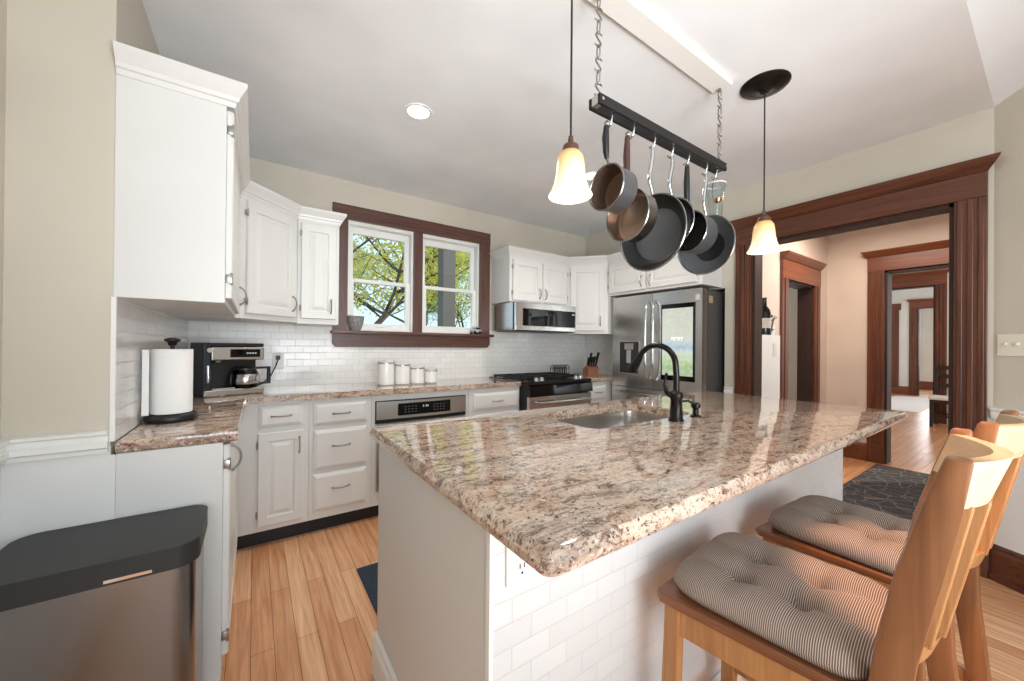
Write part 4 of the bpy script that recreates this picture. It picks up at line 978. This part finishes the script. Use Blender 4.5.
def make_stool(label, loc, rotz):
    t = thing('counter_stool', label, 'stool', (*loc, 0), rotz, 'counter stools at the island')
    pl = [(-.205, .195), (-.19, .212), (.19, .212), (.205, .195), (.182, -.205), (-.182, -.205)]
    build('seat', prism(NB(), pl, SZ-.022, SZ, .006), M_OAKS, t, 40)
    for s in (-1, 1):
        build('leg', bar(NB(), (s*.186, .188, 0), (s*.176, .172, SZ-.022), .036, .036), M_OAK, t)
        # rear leg and back post in one curved piece
        path = [(-.265, 0), (-.225, .25), (-.197, .50), (-.194, .62), (-.206, .72), (-.230, .86), (-.256, .98), (-.274, 1.062)]
        bm = NB(); R_ = []
        for y, z in path:
            th_ = .052 if .4 < z < .9 else .042
            if z > 1.0: th_ = .029
            R_.append([bm.verts.new(p) for p in ((s*.166-.017, y-th_/2, z), (s*.166+.017, y-th_/2, z), (s*.166+.017, y+th_/2, z), (s*.166-.017, y+th_/2, z))])
        for A, B in zip(R_, R_[1:]):
            for k in range(4): bm.faces.new((A[k], A[(k+1) % 4], B[(k+1) % 4], B[k]))
        bm.faces.new(R_[0][::-1]); bm.faces.new(R_[-1])
        bmesh.ops.bevel(bm, geom=[e for e in bm.edges if abs((e.verts[0].co-e.verts[1].co).normalized().z) > .5 or e.verts[0].co.z > 1.04 and e.verts[1].co.z > 1.04], offset=.006, segments=2, affect='EDGES', profile=.5)
        build('back_post', bm, wood('stool_post_wood', (122, 80, 50), (152, 104, 68), rough=.32), t, 40)
    bm = NB(); bar(bm, (-.165, .176, SZ-.055), (.165, .176, SZ-.055), .022, .066, .003, (0, 0, 1)); bar(bm, (-.165, -.178, SZ-.055), (.165, -.178, SZ-.055), .022, .066, .003, (0, 0, 1))
    for s in (-1, 1): bar(bm, (s*.176, .16, SZ-.055), (s*.168, -.165, SZ-.055), .02, .066, .003, (0, 0, 1))
    build('apron', bm, M_OAK, t)
    for q in (((-.18, .182, .20), (.18, .182, .20)), ((-.166, -.222, .26), (.166, -.222, .26)), ((-.184, .18, .27), (-.166, -.215, .27)), ((.184, .18, .27), (.166, -.215, .27))):
        build('stretcher', bar(NB(), q[0], q[1], .022, .034, .004, (0, 0, 1)), M_OAK, t)
    # curved top rail and slats
    def rail(z0, z1, bow, th_, yo):
        bm = NB(); F_ = []; N_ = 14
        for k in range(N_+1):
            u = k/N_; x = -.150+.300*u; yb = yo - bow*math.sin(PI*u)
            lean = -.30
            F_.append([bm.verts.new(p) for p in ((x, yb-th_/2-lean*0, z0), (x, yb+th_/2, z0), (x, yb+th_/2+(z1-z0)*lean, z1), (x, yb-th_/2+(z1-z0)*lean, z1))])
        for A, B in zip(F_, F_[1:]):
            for k in range(4): bm.faces.new((A[k], A[(k+1) % 4], B[(k+1) % 4], B[k]))
        bm.faces.new(F_[0]); bm.faces.new(F_[-1][::-1])
        return bm
    build('top_rail', rail(.968, 1.052, .052, .022, -.244), wood('sunlit_rail_wood', (186, 160, 128), (204, 182, 152), 'yzx', .45), t, 40)  # rail wood paler than the rest, sunlight put into its colour
    build('lower_rail', rail(.675, .715, .038, .020, -.196), M_OAK, t, 40)
    for x in (-.09, -.03, .03, .09):
        b0 = -.038*math.sin(PI*(x+.15)/.3); b1 = -.052*math.sin(PI*(x+.15)/.3)
        build('slat', bar(NB(), (x, -.208+b0, .71), (x, -.246+b1, .972), .026, .012, .003, (1, 0, 0)), M_OAK, t)
    return t
make_stool('nearest wooden counter stool with a striped cushion at the near end of the island', (1.042, .374), R(5))
make_stool('farther wooden counter stool, half hidden behind the nearest one', (1.578, .358), R(-2.5))
for lab, loc, rz in (('striped tufted seat cushion on the nearest stool', (1.045, .380), R(5)), ('striped tufted seat cushion on the farther stool', (1.580, .366), R(-2.5))):
    t = thing('seat_cushion', lab, 'cushion', (*loc, SZ), rz, 'striped cushions on the counter stools')
    build('pad', cushion_mesh(.376, .388, .064), M_TICK, t, 60)
    bm = NB()
    for x in (-.06, .06):
        for y in (-.06, .06): lathe(bm, [(0, .023), (.006, .022), (.008, .018), (0, .016)], 12, (x, y, 0))
    build('button', bm, M_TICK, t, 60)

# ------------------------------------------------------------------ rugs
def rug_mat(name, c0, c1, c2, sc):
    m = mat(name, c0, .95); n = NT(m); v = n.coord()
    d = n.n('ShaderNodeTexVoronoi', {'Vector': v, 'Scale': sc}, feature='DISTANCE_TO_EDGE').outputs['Distance']
    z = n.noise(v, sc*3, 3, .7)
    x = n.mix(n.ramp(d, [(.012, (255, 255, 255)), (.05, (0, 0, 0))]), c0, c1)
    x = n.mix(n.ramp(z, [(.60, (0, 0, 0)), (.66, (200, 200, 200))]), x, c2)
    n.color(x); n.bump(n.noise(v, 300, 2), .5, .003)
    return m
o = build('rug', box(NB(), 3.50, 5.46, .16, 1.10, .0005, .010, .003), rug_mat('black_rug', (46, 46, 52), (104, 100, 96), (128, 92, 78), 9))
tag(o, 'black patterned rug on the hall floor past the doorway', 'rug')
o = build('floor_mat', box(NB(), .47, 1.60, 1.56, 2.16, .0005, .012, .004), rug_mat('navy_mat', (38, 50, 66), (52, 66, 84), (80, 92, 106), 34))
tag(o, 'dark navy kitchen mat on the floor behind the island', 'mat')
o = build('rug', box(NB(), 10.6, 14.0, 1.55, 2.45, .0005, .010), mat('pale_rug', (224, 216, 212), .95))
tag(o, 'pale rug on the floor of the farthest room in line', 'rug')

# ------------------------------------------------------------------ switches, hall details
p0 = Vector((XR, .203)) + BD*.075
sw = thing('switch_plate', 'ivory double switch plate on the wall right of the doorway', 'light switch', (p0.x, p0.y, 1.255), math.atan2(-BD.y, -BD.x) + PI)
BA = math.atan2(BD.y, BD.x)
sw.rotation_euler = (0, 0, BA)
# local x along the wall, local -y? outward is -BN = left of BD travel
sgn = -1 if (Vector((math.sin(BA), -math.cos(BA))).dot(-BN) > 0) else 1
def sy(a, b): return (min(sgn*a, sgn*b), max(sgn*a, sgn*b))
build('cover_plate', box(NB(), -.058, .058, *sy(0, .006), -.058, .058, .003), M_PLATE, sw)
for x in (-.023, .023): build('toggle', box(NB(), x-.005, x+.005, *sy(.004, .018), -.002, .014, .002), M_PLATE, sw)
ledge = struct('wall_hall', multi((3.50, 3.99, YH-.10, YH-.001, 0, 1.345)), M_TRIMW)
lt = thing('light_switch', 'white light switch on the half wall beside the hall door', 'light switch', (3.87, YH-.1005, 1.215))
build('cover_plate', box(NB(), -.034, .034, -.006, 0, -.058, .058, .002), M_PLATE, lt); build('rocker', box(NB(), -.015, .015, -.009, -.005, -.03, .03, .002), M_CERAM, lt)
bo = thing('wine_bottle_sculpture', 'black wine bottle ornament with greenery on the half wall ledge', 'ornament', (3.775, YH-.055, 1.345))
build('bottle', lathe(NB(), [(0, 0), (.048, 0), (.05, .01), (.05, .19), (.04, .23), (.018, .26), (.017, .33), (.02, .335), (0, .336)], 24), mat('black_bottle_glass', (18, 18, 20), .12), bo, 40)
bm = NB()
for k in range(9):
    a_ = k*.7; tube(bm, [(.07+.01*math.sin(a_*3), -.02, .0), (.075+.03*math.cos(a_), -.02+.02*math.sin(a_), .05+.01*k), (.07+.05*math.cos(a_), -.02+.035*math.sin(a_), .07+.014*k)], [.004, .003, .001], 5)
    obox(bm, (.07+.05*math.cos(a_), -.02+.03*math.sin(a_), .05+.014*k), (math.cos(a_), math.sin(a_), .3), (-math.sin(a_), math.cos(a_), 0), (0, 0, 1), .04, .018, .003)
build('greenery', bm, mat('dusty_green_leaf', (98, 104, 78), .6), bo)
build('label_card', lathe(NB(), [(.0505, .06), (.0508, .06), (.0508, .15), (.0505, .15)], 24, (0, 0, 0)), mat('cream_label', (210, 204, 190), .6), bo, 40)
dv = thing('decanter', 'white bottle standing next to the black wine bottle ornament', 'bottle', (3.94, YH-.045, 1.345))
build('bottle', lathe(NB(), [(0, 0), (.03, 0), (.031, .08), (.012, .13), (.011, .17), (0, .17)], 20), M_CERAM, dv, 40); build('stopper', lathe(NB(), [(.012, .168), (.014, .175), (.012, .19), (0, .192)], 16), M_BLACK, dv, 40)

dc = thing('dining_chair', 'dark wooden dining chair with a pale seat against the far room wall', 'chair', (9.12, .97, 0), PI/2)
M_DKW = mat('dark_chair_wood', (46, 30, 26), .35)
for x in (-.19, .19):
    for y in (-.19, .19):
        top = .44 if y > 0 else .98
        build('leg', bar(NB(), (x, y, 0), (x, y - (0 if y > 0 else .05), top), .04, .04), M_DKW, dc)
build('seat', box(NB(), -.22, .22, -.2, .23, .43, .48, .015), mat('cream_upholstery', (222, 214, 204), .9), dc)
build('seat_frame', box(NB(), -.205, .205, -.195, .205, .375, .43, .004), M_DKW, dc)
for z in (.93, .79, .64): build('back_rail', box(NB(), -.18, .18, -.245, -.215, z-.03, z+.035, .008), M_DKW, dc)
for y in (-.19, .19): build('stretcher', box(NB(), -.18, .18, y-.012, y+.012, .16, .19), M_DKW, dc)
rad = thing('radiator', 'white cast iron radiator by the wall of the farthest room', 'radiator', (13.25, 2.60, 0))
bm = NB()
for k in range(10): box(bm, -.45+.09*k, -.45+.09*k+.075, -.09, .09, .10, .86, .03)
build('columns', bm, M_TRIMW, rad, 40)
for x in (-.40, .40): build('foot', box(NB(), x-.03, x+.03, -.08, .08, 0, .12, .01), M_TRIMW, rad)

# ------------------------------------------------------------------ outside the window
gr = struct('ground', multi((-30, 40, 3.6, 60, -.75, -.7)), mat('lawn_green', (92, 118, 62), .95))
pc = thing('porch_column', 'square grey porch column outside the right window', 'column', (2.365, 5.2, -.7))
build('shaft', box(NB(), -.10, .10, -.10, .10, .12, 3.6, .006), mat('grey_porch_paint', (92, 94, 96), .6), pc)
build('plinth', box(NB(), -.14, .14, -.14, .14, 0, .12, .006), MATS['grey_porch_paint'], pc)
build('capital', box(NB(), -.14, .14, -.14, .14, 3.6, 3.72, .006), MATS['grey_porch_paint'], pc)
M_BARK = wood('bark', (54, 44, 38), (92, 78, 66), rough=.9)
def leaf_mat(name, a, b, c):
    m = mat(name, b, .6); n = NT(m); v = n.noise(n.coord(), 3.5, 3, .6); n.color(n.ramp(v, [(.3, a), (.5, b), (.72, c)]))
    t = m.node_tree; tr = t.nodes.new('ShaderNodeBsdfTranslucent'); mx = t.nodes.new('ShaderNodeMixShader'); mx.inputs[0].default_value = .5
    t.links.new(n.b.inputs['Base Color'].links[0].from_socket, tr.inputs[0]); t.links.new(n.b.outputs[0], mx.inputs[1]); t.links.new(tr.outputs[0], mx.inputs[2]); t.links.new(mx.outputs[0], t.nodes['Material Output'].inputs[0])
    return m
LM = [leaf_mat('yellow_green_leaves', (158, 168, 44), (214, 210, 78), (246, 236, 140)), leaf_mat('green_leaves', (92, 136, 36), (160, 190, 64), (214, 222, 110))]
def tree(label, x, y, h_, spread, nl, lm, seed, ls=1.0):
    rr = random.Random(seed); t = thing('tree', label, 'tree', (x, y, -.7), 0, 'trees outside the kitchen window')
    bm = NB(); tips = []
    def grow(p, d, l, r_, lev):
        pts = [p]; q = Vector(p); dd = Vector(d)
        for k in range(5):
            dd = (dd + Vector((rr.uniform(-.22, .22), rr.uniform(-.22, .22), rr.uniform(-.08, .16)))).normalized(); q = q + dd*l/5; pts.append(q.copy())
            if lev < 3 and k >= 1:
                for _ in range(2 if lev < 2 else 1):
                    az = rr.uniform(0, 2*PI); nd = (dd*.45 + Vector((math.cos(az), math.sin(az), rr.uniform(-.05, .55)))).normalized()
                    grow(q.copy(), nd, l*rr.uniform(.45, .62), r_*.5, lev+1)
        tube(bm, pts, [r_*(1-.13*k) for k in range(6)], 6)
        if lev >= 2: tips.extend(pts[2:])
    grow(Vector((0, 0, 0)), Vector((0, 0, 1)), h_, spread*.024, 0)
    build('trunk', bm, M_BARK, t, 60)
    bm = NB()
    for k in range(nl):
        c_ = rr.choice(tips) + Vector((rr.gauss(0, .16), rr.gauss(0, .16), rr.gauss(0, .14)))*ls**1.5
        s = rr.uniform(.03, .062)*ls; a_ = Vector((rr.uniform(-1, 1), rr.uniform(-1, 1), rr.uniform(-.8, .8))).normalized(); b = a_.orthogonal().normalized(); n3 = a_.cross(b)
        if b.length < .1: continue
        ang_ = rr.uniform(0, 2*PI); b = b*math.cos(ang_) + n3*math.sin(ang_); n3 = a_.cross(b)
        vs = [bm.verts.new(c_ + q) for q in (a_*-s, b*s*.55 + n3*s*.12, a_*s, b*-s*.55 + n3*s*.12)]
        bm.faces.new(vs[:3]); bm.faces.new((vs[0], vs[2], vs[3]))
    lf = build('foliage', bm, lm, t); lf['kind'] = 'stuff'
tree('yellow green tree with dark branches filling the left window', 1.9, 8.0, 4.6, 4.0, 17000, LM[0], 3)
tree('leafy tree just beyond the porch column in the right window', 5.4, 13.8, 6.0, 4.4, 11000, LM[1], 11)
tree('distant tree seen through the yellow green crown in the left window', 2.6, 22.0, 6.4, 4.6, 9000, LM[1], 21, 1.5)
tree('distant yellow tree at the right edge of the right window', 12.0, 23.0, 6.4, 4.6, 9000, LM[0], 33, 1.5)
tree('far green tree low behind the left half of the left window', 2.5, 36, 8.5, 6, 9000, LM[1], 51, 2.4)
tree('far green tree low behind the right window', 19.0, 38, 8.5, 6, 9000, LM[1], 67, 2.4)
